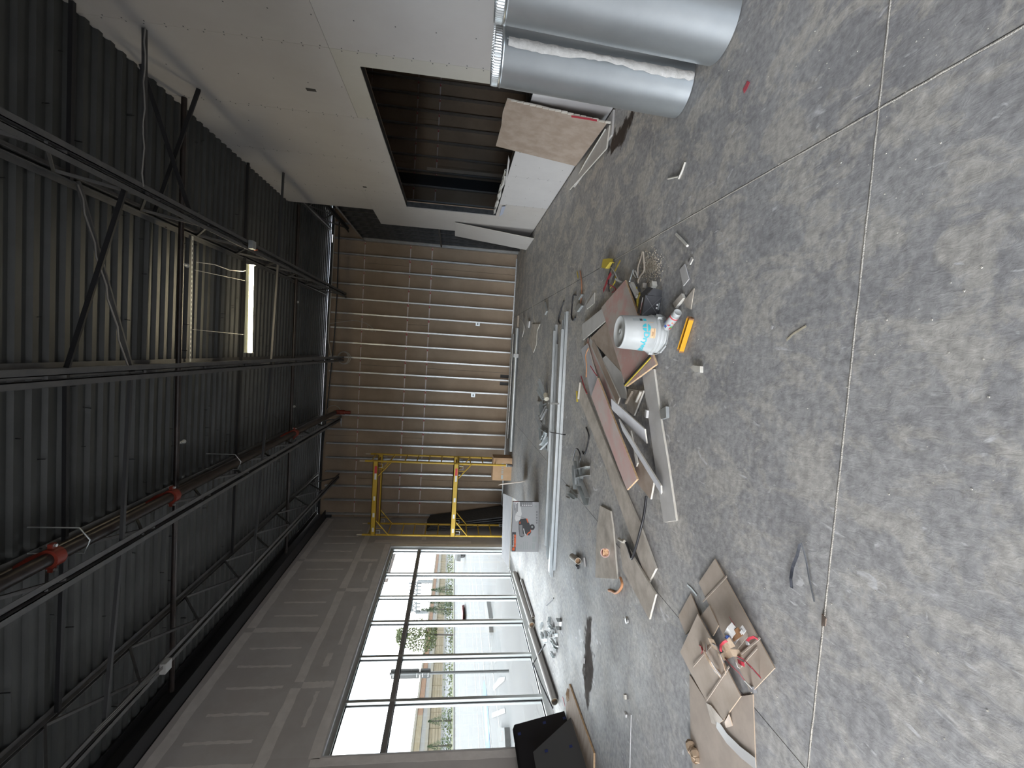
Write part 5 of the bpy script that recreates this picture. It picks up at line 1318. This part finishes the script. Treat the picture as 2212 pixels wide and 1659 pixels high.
for q, L_ in (((1181, 838), .30), ((1176, 850), .22), ((1170, 862), .25), ((1180, 868), .20), ((1174, 885), .28), ((1182, 893), .22), ((1170, 905), .30), ((1178, 915), .26), ((1184, 925), .24), ((1170, 935), .22), ((1182, 945), .25), ((1188, 958), .26), ((1180, 958), .2)):
    offcut(G(*q), rnd.uniform(0, pi), L_, .09, .035, lab, rnd.uniform(0, .5), m_='stud_steel' if rnd.random() < .4 else 'galvanized', zoff=rnd.uniform(0, .03))
tag(MB().tube([G(1179, 852, .05), G(1181, 862, .05)], 0.04, 12).build('foam_lump', 'tube_end'), 'pale rounded foam lump on the metal offcut heap', 'foam')
offcut(G(1253, 1015), -2.2, .34, .10, .04, 'upright grey channel offcut beside the bent black wire')
offcut(G(1248, 1026), -2.3, .34, .10, .04, 'second upright channel offcut next to the bent black wire', .1)
offcut(G(1262, 1020), -1.25, .46, .10, .05, 'long dull channel offcut lying open side down', m_='stud_steel')
offcut(G(1264, 1062), -1.9, .36, .10, .05, 'channel offcut nearest the stained board', m_='galvanized')
offcut(G(1241, 1066), -1.5, .32, .05, .03, 'bright white channel offcut on its side')
offcut(G(1236, 1070), -1.5, .30, .03, .03, 'narrow bright channel offcut beside the bright white one')
offcut(G(1227, 1063), -1.4, .22, .14, .012, 'flat grey metal plate scrap beside the bright channel', m_='stud_steel')
wire('wire_scrap', [(1238, 995, .02), (1242, 973, .05), (1248, 970, .06), (1254, 985, .05), (1253, 998, .02)], .008, 'black_plastic', 'hooped black wire standing in the channel offcuts')
wire('wire_scrap', [(1266, 923), (1272, 942), (1268, 965), (1262, 982), (1258, 975)], .007, 'black_plastic', 'kinked black wire on the floor beside the long dirty board')
brd([(1425, 885), (1438, 878), (1439, 902), (1428, 906)], .028, .025, 'galvanized', 'galvanized', 'small metal clip against the light grey board', 'metal_clip', 'clip')
# clips scattered below the window
lab = 'small folded metal clip in the scatter on the floor below the window'
for q in ((1173, 1352), (1174, 1372), (1189, 1340), (1192, 1350), (1196, 1355), (1189, 1357), (1194, 1362), (1199, 1366), (1182, 1370), (1191, 1371), (1204, 1374), (1181, 1384), (1201, 1388), (1204, 1396), (1198, 1414), (1202, 1404)):
    offcut(G(*q), rnd.uniform(0, pi), rnd.uniform(.06, .11), .045, .035, lab, rnd.uniform(0, .4), 'metal clips below the window')
offcut(G(1211, 1348), -1.5, .10, .11, .06, 'larger square metal clip beside the scatter below the window', 0, 'metal clips below the window')
tag(MB().bar(G(1363, 1543, .003), G(1360, 1659, .003), .014, .005).build('white_strip', 'paper_white'), 'thin straight white strip lying on the floor near the plywood sheet', 'strip')
tag(MB().obox(G(1351, 1543, .008), (.012, .0, 0), (.0, .02, 0), (0, 0, .007)).build('white_chip', 'paper_white'), 'white chip beside the thin white strip', 'chip')
tag(MB().obox(G(1262, 1427, .008), (.03, .0, 0), (.0, .008, 0), (0, 0, .007)).build('white_chip', 'paper_white'), 'white chip in the brown stain', 'chip')
tag(MB().obox(G(1350, 1505, .010), (.016, .006, 0), (-.006, .014, 0), (0, 0, .009)).build('yellow_chip', 'gypsum'), 'cream chip on the open floor near the dark panels', 'chip')

# ------------------------------------------------------------------ cardboard heap
CG = 'flattened cardboard sheets'
brd([(1489, 1457), (1492, 1600), (1505, 1780), (1640, 1800), (1632, 1659), (1626, 1500), (1600, 1504), (1563, 1555), (1526, 1515)], .006, .005, 'cardboard_light', 'cardboard_edge', 'large flattened cardboard sheet running out of the picture', 'cardboard_sheet', 'cardboard', CG)
c_long = brd([(1544, 1207), (1509, 1259), (1531, 1306), (1555, 1357), (1622, 1497), (1673, 1443)], [.012, .012, .014, .014, .018, .014], .006, 'cardboard', 'cardboard_edge', 'long flattened cardboard sheet nearest the bent black strap', 'cardboard_sheet', 'cardboard', CG)
brd([(1492, 1282), (1465, 1331), (1481, 1371), (1512, 1332)], .010, .006, 'cardboard', 'cardboard_edge', 'small cardboard flap pointing at the debris pile', 'cardboard_sheet', 'cardboard', CG)
brd([(1532, 1308), (1513, 1331), (1539.6, 1374), (1552, 1351)], .020, .006, 'cardboard', 'cardboard_edge', 'small cardboard flap tucked between the two long sheets', 'cardboard_sheet', 'cardboard', CG)
c_top = brd([(1507, 1326), (1469, 1408), (1489, 1448), (1526, 1515), (1563, 1555), (1600, 1504), (1545, 1395)], [.040, .030, .026, .022, .022, .022, .034], .006, 'cardboard', 'cardboard_edge', 'top cardboard sheet carrying the heap of torn strips', 'cardboard_sheet', 'cardboard', CG)
for a, b, z_, par in (((1518, 1300), (1570, 1245), .0165, c_long), ((1592, 1420), (1642, 1378), .0195, c_long), ((1497, 1440), (1540, 1390), .036, c_top), ((1526, 1513), (1575, 1440), .030, c_top), ((1600, 1440), (1635, 1400), .019, c_long)):
    MB().bar(G(*a, z_), G(*b, z_), .008, .003).build('fold_line', 'cardboard_light', par)
brd([(1525, 1518), (1535, 1523), (1562, 1556), (1548, 1566), (1537, 1562)], [.022, .03, .022, .008, .010], .005, 'board_dirty', 'cardboard_edge', 'grey bent flap at the edge of the top cardboard sheet', 'cardboard_flap', 'cardboard')
brd([(1565, 1560), (1574, 1543), (1582, 1568), (1568, 1572)], [.02, .03, .008, .008], .005, 'cardboard_light', 'cardboard_edge', 'small torn cardboard tab below the top sheet', 'cardboard_flap', 'cardboard')
strip('film_strip', [(1548, 1562, .012), (1570, 1595, .014), (1600, 1625, .014), (1632, 1650, .014)], .05, 'clear_film', 'creased clear film strip across the large cardboard sheet', 'film')
# torn strips heap: px centre lines with heights
ST = (([(1516, 1392, .05), (1521, 1410, .09), (1533, 1430, .10), (1545, 1445, .07), (1555, 1457, .03)], .045, 'strip_brown', 'broad brown cardboard band curling over the heap', .35),
      ([(1525, 1391, .08), (1527, 1410, .115), (1537, 1431, .115), (1548, 1448, .085), (1557, 1461, .045)], .016, 'paper_white', 'white edged paper band along the brown band', .6),
      ([(1534, 1389, .09), (1546, 1393, .12), (1553, 1412, .125), (1562, 1430, .10), (1567, 1447, .06)], .055, 'strip_brown', 'wide brown band with a dark face at the front of the heap', .35),
      ([(1539, 1391, .10), (1549, 1396, .13), (1556, 1414, .132), (1564, 1432, .105)], .010, 'print_mid', 'dark edge strip of the wide brown band', .7),
      ([(1512, 1396, .03), (1516, 1398, .06), (1518, 1404, .06), (1515, 1410, .04)], .018, 'red_tape', 'red tape curl at the pointed end of the heap', .7),
      ([(1520, 1408, .05), (1524, 1418, .06), (1532, 1428, .05)], .030, 'cardboard_light', 'tan band folded under the white edged band', .3),
      ([(1557, 1407, .08), (1557, 1394, .10), (1564, 1387, .115), (1570, 1384, .11)], .012, 'red_tape', 'red edged band standing in the middle of the heap', .8),
      ([(1562, 1405, .07), (1564, 1396, .09), (1573, 1390, .10), (1582, 1386, .09)], .045, 'strip_brown', 'brown folded band next to the red edged band', .3),
      ([(1576, 1334, .05), (1580, 1341, .07), (1587, 1351, .07)], .012, 'red_tape', 'red strip tip pointing away from the heap', .5),
      ([(1570, 1378, .08), (1578, 1364, .10), (1588, 1353, .09)], .045, 'clear_film', 'crumpled clear film strip in the heap', .3),
      ([(1567, 1380, .10), (1570, 1376, .11), (1574, 1373, .10)], .014, 'print_blue', 'blue printed scrap in the heap', .3),
      ([(1581, 1377, .07), (1592, 1369, .09), (1600, 1363, .08)], .040, 'rust_end', 'dark brown strip tucked behind the white tipped slats', .2),
      ([(1586, 1398, .02), (1597, 1384, .05), (1606, 1372, .06), (1613, 1366, .05)], .038, 'cardboard_light', 'tan slat with a white tip on the cardboard', .1),
      ([(1584, 1391, .05), (1594, 1377, .075), (1604, 1363, .085)], .014, 'paper_white', 'white tipped thin slat in the heap', .2),
      ([(1602, 1364, .08), (1605, 1360, .082), (1608, 1356, .08)], .030, 'paper_white', 'small white plaster tip on the slats', .1),
      ([(1613, 1387, .03), (1619, 1379, .05), (1629, 1376, .05), (1637, 1381, .04)], .012, 'red_tape', 'curved red and white strip at the camera side of the heap', .5),
      ([(1611, 1388, .03), (1616, 1390, .035), (1619, 1393, .03)], .020, 'paper_white', 'white torn end of the curved red strip', .2),
      ([(1560, 1420, .05), (1580, 1410, .085), (1600, 1411, .065)], .034, 'brown_paper', 'grey brown paper roll across the heap', .3),
      ([(1566, 1422, .05), (1580, 1438, .08), (1596, 1453, .07), (1610, 1472, .05), (1626, 1488, .015)], .013, 'red_tape', 'long red and white strip running to a metal tip', .7),
      ([(1588, 1416, .06), (1606, 1424, .085), (1622, 1440, .07), (1644, 1465, .012)], .011, 'red_tape', 'long red strip with a dark back arching to the floor', .8),
      ([(1590, 1418, .058), (1608, 1427, .08), (1624, 1444, .066), (1645, 1467, .010)], .010, 'print_dark', 'dark backing of the arching red strip', .8),
      ([(1594, 1428, .05), (1602, 1433, .055), (1608, 1436, .05)], .020, 'red_tape', 'short broad red strip end under the arching strip', .1),
      ([(1588, 1425, .06), (1592, 1437, .04), (1597, 1443, .03)], .03, 'clear_film', 'crumpled grey film scrap under the arching strip', .3),
      ([(1536, 1433, .05), (1544, 1446, .045), (1549, 1451, .04)], .030, 'paper_white', 'folded white paper end at the window side of the heap', .1),
      ([(1608, 1470, .055), (1618, 1480, .036), (1627, 1489, .014)], .016, 'paper_white', 'white end of the long red strip', .7))
for pts, w, m_, lb_, tl_ in ST: strip('torn_strip', pts, w, m_, lb_, 'strip', .002, 'torn strips heaped on the cardboard', tl_)
tag(MB().obox(G(1627, 1489, .014), (.012, .006, 0), (-.006, .012, 0), (0, 0, .010)).build('metal_tip', 'print_mid'), 'small dark metal tip at the end of the long red strip', 'tip')
strip('black_strap', [(1710, 1270, .004), (1708, 1250, .012), (1712, 1225, .010), (1722, 1200, .016), (1727, 1178, .03), (1730, 1174, .034), (1736, 1190, .024), (1742, 1215, .012), (1748, 1250, .010), (1759, 1300, .004)], .013, 'strap_dark', 'bent dark plastic strap alone on the floor', 'strap', .002, None, .3)
brd([(1775, 1326), (1784, 1336), (1782, 1353), (1774, 1352)], [.006, .016, .012, .006], .004, 'leaf_brown', 'leaf_brown', 'dry brown leaf caught in the floor joint', 'dry_leaf', 'leaf')
strip('metal_sliver', [(1484, 1263), (1494, 1272), (1505, 1286)], .012, 'galvanized', 'thin shiny sliver near the small cardboard flap', 'sliver')
# twisted brown paper
tw = MB(); rnd = random.Random(31); P = []; R_ = []
for i in range(15):
    t_ = i / 14; p = G(1486 + 22 * t_, 1597 + 52 * t_, .024); P.append(p + Vector((rnd.uniform(-.01, .01), rnd.uniform(-.008, .008), rnd.uniform(-.004, .008)))); R_.append(.012 + rnd.random() * .012 + .008 * sin(pi * t_))
tw.tube(P, R_, 7, smooth=False)
tag(tw.build('twisted_paper', 'brown_paper'), 'twisted brown paper lump beside the large cardboard sheet', 'paper')
brd([(1225, 1487), (1222, 1500), (1224, 1516), (1230, 1512), (1228, 1490)], [.04, .05, .03, .02, .02], .006, 'strip_brown', 'cardboard_edge', 'small brown card loop by the end of the plywood sheet', 'card_scrap', 'card')
strip('red_scrap', [(1215, 1506), (1218, 1516), (1220, 1526)], .02, 'red_tape', 'little red scrap between thick tube and plywood sheet', 'tape')
strip('gypsum_sliver', [(1699, 736), (1713, 722), (1742, 704)], .010, 'stud_steel', 'thin grey sliver on the open floor', 'sliver')
strip('white_chip', [(1666, 711), (1669, 703)], .012, 'paper_white', 'tiny white curl on the open floor', 'chip')

# ================================================================== OUTSIDE THE WINDOW
ZG = -0.12
ground = structure('ground', (-40, 40, ZG), 'pale concrete car park outside the window')
# the lot stays clear of the room's own floor
MB().box(-60, -4.9, -60, 140, ZG - 0.2, ZG).build('lot_slab', 'ext_concrete', ground)
MB().box(-4.9, 60, -60, -5.2, ZG - 0.2, ZG).build('lot_slab', 'ext_concrete', ground)
MB().box(-7.4, -4.83, -6, 16, ZG, ZG + 0.10).build('walkway', 'ext_walk', ground)
for p, q in (((1082, 1255), (1107, 1440)), ):
    pass
def gline(pts, w, m_, z=0.006, name='marking'):
    P = [G(x, y, ZG + z) for x, y in pts]
    return MB().ribbon(P, [Vector((0, w / 2, 0)) if abs((P[-1] - P[0]).x) > abs((P[-1] - P[0]).y) else Vector((w / 2, 0, 0))] * len(P), 0.004).build(name, m_, ground)
for x in (-9.6, -12.8, -18.5): MB().box(x - .03, x + .03, -10, 60, ZG + .001, ZG + .006).build('slab_joint', 'ext_joint', ground)
for y in (4, 9, 14, 19, 26, 34): MB().box(-27, -7.4, y - .02, y + .02, ZG + .001, ZG + .006).build('slab_joint', 'ext_joint', ground)
MB().box(-11.4, -11.25, -5, 24, ZG + .001, ZG + .008).build('marking', 'ext_line', ground)
MB().box(-14.3, -14.15, -5, 40, ZG + .001, ZG + .008).build('marking', 'ext_line', ground)
MB().box(-24.6, -24.3, -5, 60, ZG + .001, ZG + .008).build('marking', 'ext_line', ground)
for pts in ([(1065, 1482), (1078, 1464), (1091, 1462), (1090, 1470), (1066, 1492)], [(1063, 1540), (1063, 1551), (1092, 1540), (1090, 1529)], [(1068, 1426), (1075, 1426), (1068, 1432)]):
    MB().prism([G(x, y, ZG + .012) for x, y in pts], (0, 0, -.006)).build('marking', 'ext_line', ground)
n = 24; ce = G(1050, 1552, ZG + .012)
for rr, m_, dz in ((1.0, 'ext_blue', 0), (.55, 'ext_line', .004)):
    MB().prism([(ce.x + 0.62 * rr * cos(2 * pi * k / n), ce.y + 1.55 * rr * sin(2 * pi * k / n), ZG + .012 + dz) for k in range(n)], (0, 0, -.006)).build('marking', m_, ground)
kerb_o = MB().prism([G(1083, 1572, ZG), G(1101, 1571, ZG), G(1104, 1620, ZG), G(1090, 1625, ZG)], (0, 0, .12)).build('wheel_stop', 'ext_kerb')
tag(kerb_o, 'grey concrete wheel stop by the parking marking near the dark panels', 'wheel stop')
o = MB().prism([G(1052, 1291, ZG + .0), G(1058, 1291, ZG), G(1065, 1336, ZG), G(1060, 1336, ZG)], (0, 0, .13)).build('wheel_stop', 'ext_kerb')
tag(o, 'long grey concrete wheel stop seen through the middle bays', 'wheel stop')
o = MB().prism([G(1058, 1352, ZG + .0), G(1065, 1352, ZG), G(1066, 1366, ZG), G(1058, 1366, ZG)], (0, 0, .13)).build('wheel_stop', 'ext_walk')
tag(o, 'pale rounded wheel stop end in the fourth bay', 'wheel stop')
# verge, road and planting
MB().box(-34.5, -30.5, -60, 140, ZG, ZG + 0.12).build('verge', 'ext_grass', ground)
MB().box(-30.5, -30.1, -60, 140, ZG, ZG + 0.14).build('kerb', 'ext_walk', ground)
road = structure('road', (-70, 60, ZG), 'grey road beyond the planted verge')
MB().box(-95, -34.5, -60, 260, ZG - 0.1, ZG + 0.02).build('road_surface', 'ext_asphalt', road)
MB().box(-260, -95, -60, 400, ZG - 0.1, ZG + 0.04).build('road_verge', 'ext_grass', road)
MB().box(-34.5, 120, 140, 400, ZG - 0.1, ZG + 0.0).build('road_verge', 'ext_grass', road)
# tan shop building across the road
def away(x, y, depth):
    d = ray(x, y); c = d.dot(_fwd); return EYE + d * (depth / c)
P0 = away(941.6, 1203.6, 215.0); P1 = away(885, 1623, 75.0)
ext = (P1 - P0); P1 = P1 + ext * 0.35; P0 = P0 - ext * 0.3
dirb = Vector((ext.x, ext.y, 0)).normalized(); nb = Vector((-dirb.y, dirb.x, 0))
if nb.dot(Vector((EYE.x - P0.x, EYE.y - P0.y, 0))) < 0: nb = -nb
rz = 5.15
bl = thing('shop_building', 'long tan stone shop building with brown and cream bands across the road', 'building', (P0.x, P0.y, ZG))
A_, B_ = Vector((P0.x, P0.y, 0)), Vector((P1.x, P1.y, 0))
def band(name, z0, z1, m_, proud=0.0, t0=0.0, t1=1.0, parent=bl):
    a, b = A_.lerp(B_, t0) + nb * proud, A_.lerp(B_, t1) + nb * proud
    return MB().prism([a + Vector((0, 0, z0)), b + Vector((0, 0, z0)), b - nb * (8 + proud) + Vector((0, 0, z0)), a - nb * (8 + proud) + Vector((0, 0, z0))], (0, 0, z1 - z0)).build(name, m_, parent)
band('stone_wall', ZG, 2.45, 'stone_tan'); band('cream_band', 2.45, 2.95, 'band_cream', .25); band('white_band', 2.95, 3.75, 'band_white', .1); band('brown_band', 3.75, 4.75, 'band_brown', .2, 0.0, 0.745); band('brown_band', 3.75, 4.75, 'stone_tan', .2, 0.745, 1.0)
band('parapet', 4.75, 5.15, 'band_cream', .3); band('plinth', ZG, 0.35, 'band_white', .3)
for i in range(46):
    t_ = i / 46; band('pier_joint', 0.35, 2.45, 'stone_joint', .04, t_, t_ + .0012)
for z in (0.85, 1.35, 1.9): band('course_joint', z, z + .05, 'stone_joint', .05)
# sign post
sp = thing('sign_post', 'steel post with two grey sign plates seen from behind', 'sign', (-6.99, 9.76, ZG))
MB().tube([(-6.99, 9.76, ZG), (-6.99, 9.76, 2.56)], 0.030, 12).build('post', 'pole_steel', sp)
def plate(z0, z1, w):
    pts = []; r_ = .035
    for cx, cz, a0 in ((w / 2 - r_, z0 + r_, -90), (w / 2 - r_, z1 - r_, 0), (-w / 2 + r_, z1 - r_, 90), (-w / 2 + r_, z0 + r_, 180)):
        for k in range(4): a = radians(a0 + 30 * k); pts.append((-7.03 + (cx + r_ * cos(a)) * .98, 9.72 - (cx + r_ * cos(a)) * .2 - 0.0 + 0.085, cz + r_ * sin(a)))
    o = MB().prism(pts, (0.002, 0.006, 0)).build('sign_plate', 'sign_back', sp)
    for z in (z0 + .05, z1 - .06): MB().tube([(-7.03 - .03, 9.735, z), (-7.03 + .06, 9.735, z)], .008, 6).build('bracket', 'galvanized', o)
plate(1.93, 2.54, 0.27); plate(1.69, 1.915, 0.26)
# trees and shrubs
def conifer(base, h, w, label, seed):
    rnd = random.Random(seed); r = thing('conifer', label, 'tree', base, 'conifers on the verge')
    MB().tube([base, base + Vector((0, 0, h * .9))], [w * .06, w * .02], 6).build('trunk', 'bark', r)
    f = MB()
    for _ in range(1500):
        t_ = rnd.random() ** 1.25; rad = w * (1 - t_) * (0.55 + .45 * rnd.random()) * .6 + .03; a = rnd.uniform(0, 2 * pi)
        p = base + Vector((rad * cos(a), rad * sin(a), h * (.05 + .95 * t_))); s_ = rnd.uniform(.05, .12) * h * .35
        d = Vector((cos(a), sin(a), .7 + rnd.random())).normalized() * s_; q = Vector((-sin(a), cos(a), rnd.uniform(-.3, .3))).normalized() * s_ * .35
        f.add([p - q, p + q, p + d], [(0, 1, 2)])
    f.build('foliage', 'leaf_evergreen', r)
def vz(x, y, X):            # where a photo point meets the planting line
    return AX(x, y, X)
for (x, y), h, w, lb_, sd in (((985, 1274), 3.0, 1.5, 'pointed conifer seen through the third window bay edge', 1), ((985, 1298), 3.8, 1.5, 'first of two pointed conifers in the third bay', 2), ((986, 1316), 3.9, 1.6, 'second of two pointed conifers in the third bay', 3),
                              ((984, 1556), 2.1, 1.5, 'leaning green conifer in the sixth bay', 4), ((983, 1610), 2.0, 1.5, 'green conifer at the edge of the sixth bay', 5)):
    g_ = G(x, y, ZG + .1); k_ = (-32.5) / g_.x
    b = Vector((-32.5, g_.y * k_, ZG + .12)); conifer(b, h, w, lb_, sd)
g_ = G(990, 1372, ZG); b = Vector((g_.x, g_.y, ZG)) * (31.5 / -g_.x); b.z = ZG + .1
tr = thing('deciduous_tree', 'young airy green tree in the fourth window bay', 'tree', b)
rnd = random.Random(8); MB().tube([b, b + Vector((.1, 0, 1.6)), b + Vector((0, .1, 3.2)), b + Vector((.1, .1, 5.6))], [.10, .08, .06, .02], 7).build('trunk', 'bark', tr)
f = MB()
for i in range(9):
    a = rnd.uniform(0, 2 * pi); z = 1.8 + i * .4; MB().tube([b + Vector((0, 0, z)), b + Vector((cos(a) * .5, sin(a) * .5, z + .5)), b + Vector((cos(a) * 1.0, sin(a) * 1.0, z + 1.3))], [.035, .025, .01], 5).build('branch', 'bark', tr)
for _ in range(3400):
    a = rnd.uniform(0, 2 * pi); t_ = rnd.random(); rad = 1.75 * math.sqrt(rnd.random()) * (0.35 + .65 * sin(pi * min(1, t_ * .85 + .15)))
    p = b + Vector((rad * cos(a), rad * sin(a), 1.9 + 4.3 * t_)); s_ = .13
    u = Vector((rnd.uniform(-1, 1), rnd.uniform(-1, 1), rnd.uniform(-1, 1))).normalized() * s_; v = Vector((rnd.uniform(-1, 1), rnd.uniform(-1, 1), rnd.uniform(-1, 1))).normalized() * s_
    f.add([p, p + u, p + u + v, p + v], [(0, 1, 2, 3)])
f.build('foliage', 'leaf_light', tr)
hd = MB()
for _ in range(6000):
    y = rnd.uniform(6, 100); x = -33 + rnd.uniform(-1.1, 1.1); z = ZG + .1 + rnd.random() * (.9 if rnd.random() < .5 or y > 55 else .4); s_ = .12
    u = Vector((rnd.uniform(-1, 1), rnd.uniform(-1, 1), rnd.uniform(-1, 1))).normalized() * s_; v = Vector((rnd.uniform(-1, 1), rnd.uniform(-1, 1), rnd.uniform(-1, 1))).normalized() * s_
    p = Vector((x, y, z)); hd.add([p, p + u, p + u + v, p + v], [(0, 1, 2, 3)])
tag(hd.build('verge_shrubbery', 'leaf_light'), 'low green shrubbery growing along the planted verge', 'shrubs', kind='stuff')
# electricity yard gantry far behind the shop
gt = thing('power_gantry', 'pale steel power line gantry rising behind the shop roof', 'gantry', away(930, 1290, 260.0) * 1.0)
T0, T1 = away(948, 1256, 255.0), away(938, 1322, 255.0)
zt_ = away(905, 1256, 255.0).z; z2 = away(896, 1322, 255.0).z; zt_ = (zt_ + z2) / 2
for T in (T0, T1):
    m_ = MB(); b_ = Vector((T.x, T.y, 2.0)); dx = dirb * 1.3
    m_.bar(b_ - dx, Vector((T.x, T.y, zt_)) - dx, .75, .75); m_.bar(b_ + dx, Vector((T.x, T.y, zt_)) + dx, .75, .75)
    for i in range(6):
        z0 = 2 + (zt_ - 2) * i / 6; z1 = 2 + (zt_ - 2) * (i + 1) / 6; s = 1 if i % 2 else -1
        m_.bar(Vector((T.x, T.y, z0)) - dx * s, Vector((T.x, T.y, z1)) + dx * s, .45, .45)
    m_.build('tower', 'tower_steel', gt)
bm = MB(); a, b = Vector((T0.x, T0.y, zt_)), Vector((T1.x, T1.y, zt_))
for dz in (0, 2.2): bm.bar(a + Vector((0, 0, dz)), b + Vector((0, 0, dz)), .75, .75)
for i in range(14):
    p, q = a.lerp(b, i / 14), a.lerp(b, (i + 1) / 14); s = i % 2
    bm.bar(p + Vector((0, 0, 2.2 * s)), q + Vector((0, 0, 2.2 * (1 - s))), .45, .45)
bm.build('beam', 'tower_steel', gt)
for i in range(9):
    p = a.lerp(b, (i + .5) / 9); MB().bar(p + Vector((0, 0, -2.2)), p, .55, .55).bar(p + Vector((0, 0, 2.2)), p + Vector((0, 0, 4.6)), .4, .4).build('insulator', 'tower_steel', gt)
mast_b = away(950, 1259, 250.0); mast_t = away(829, 1261, 250.0)
tag(MB().bar(Vector((mast_t.x, mast_t.y, 0)), mast_t, .35, .35).build('lightning_mast', 'tower_steel'), 'thin tall mast beside the power gantry', 'mast')
# red marking and a white car nose
rm = G(1002, 1322, ZG + .02)
tag(MB().prism([G(998, 1308, ZG + .25), G(1003, 1306, ZG + .02), G(1004, 1334, ZG + .02), G(1000, 1326, ZG + .25)], (-.5, 0, 0)).build('red_barrier', 'ext_red'), 'low red barrier lying on the car park in the third bay', 'barrier')
cn_ = G(1010, 1206, ZG)
cr_ = thing('parked_car', 'nose of a white car showing at the edge of the first bay', 'car', (cn_.x, cn_.y + 1.6, ZG))
yb = cn_.y + 3.2
prof = [(0, .35), (.05, .62), (.25, .78), (1.1, .92), (1.9, 1.42), (3.1, 1.45), (3.9, .98), (4.3, .90), (4.35, .35)]
MB().prism([(cn_.x, yb + u, ZG + v) for u, v in prof], (-1.7, 0, 0)).build('body', 'sign_back', cr_)
MB().prism([(cn_.x + .01, yb + u, ZG + v) for u, v in ((1.25, .95), (1.95, 1.36), (3.0, 1.38), (3.55, 1.0))], (.006, 0, 0)).build('side_window', 'dark_panel', cr_)
for u in (.85, 3.55):
    for xo in (0.0, -1.55): MB().tube([(cn_.x - .15 + xo + .02, yb + u, ZG + .32), (cn_.x + .03 + xo, yb + u, ZG + .32)], .32, 20).build('wheel', 'caster_rubber', cr_)
o = MB().box(-6.3, -4.765, 12.4, 16.6, 3.0, 3.5).build('entrance_canopy', 'canopy_dark')
tag(o, 'dark entrance canopy corner outside at the top of the first bay', 'canopy')
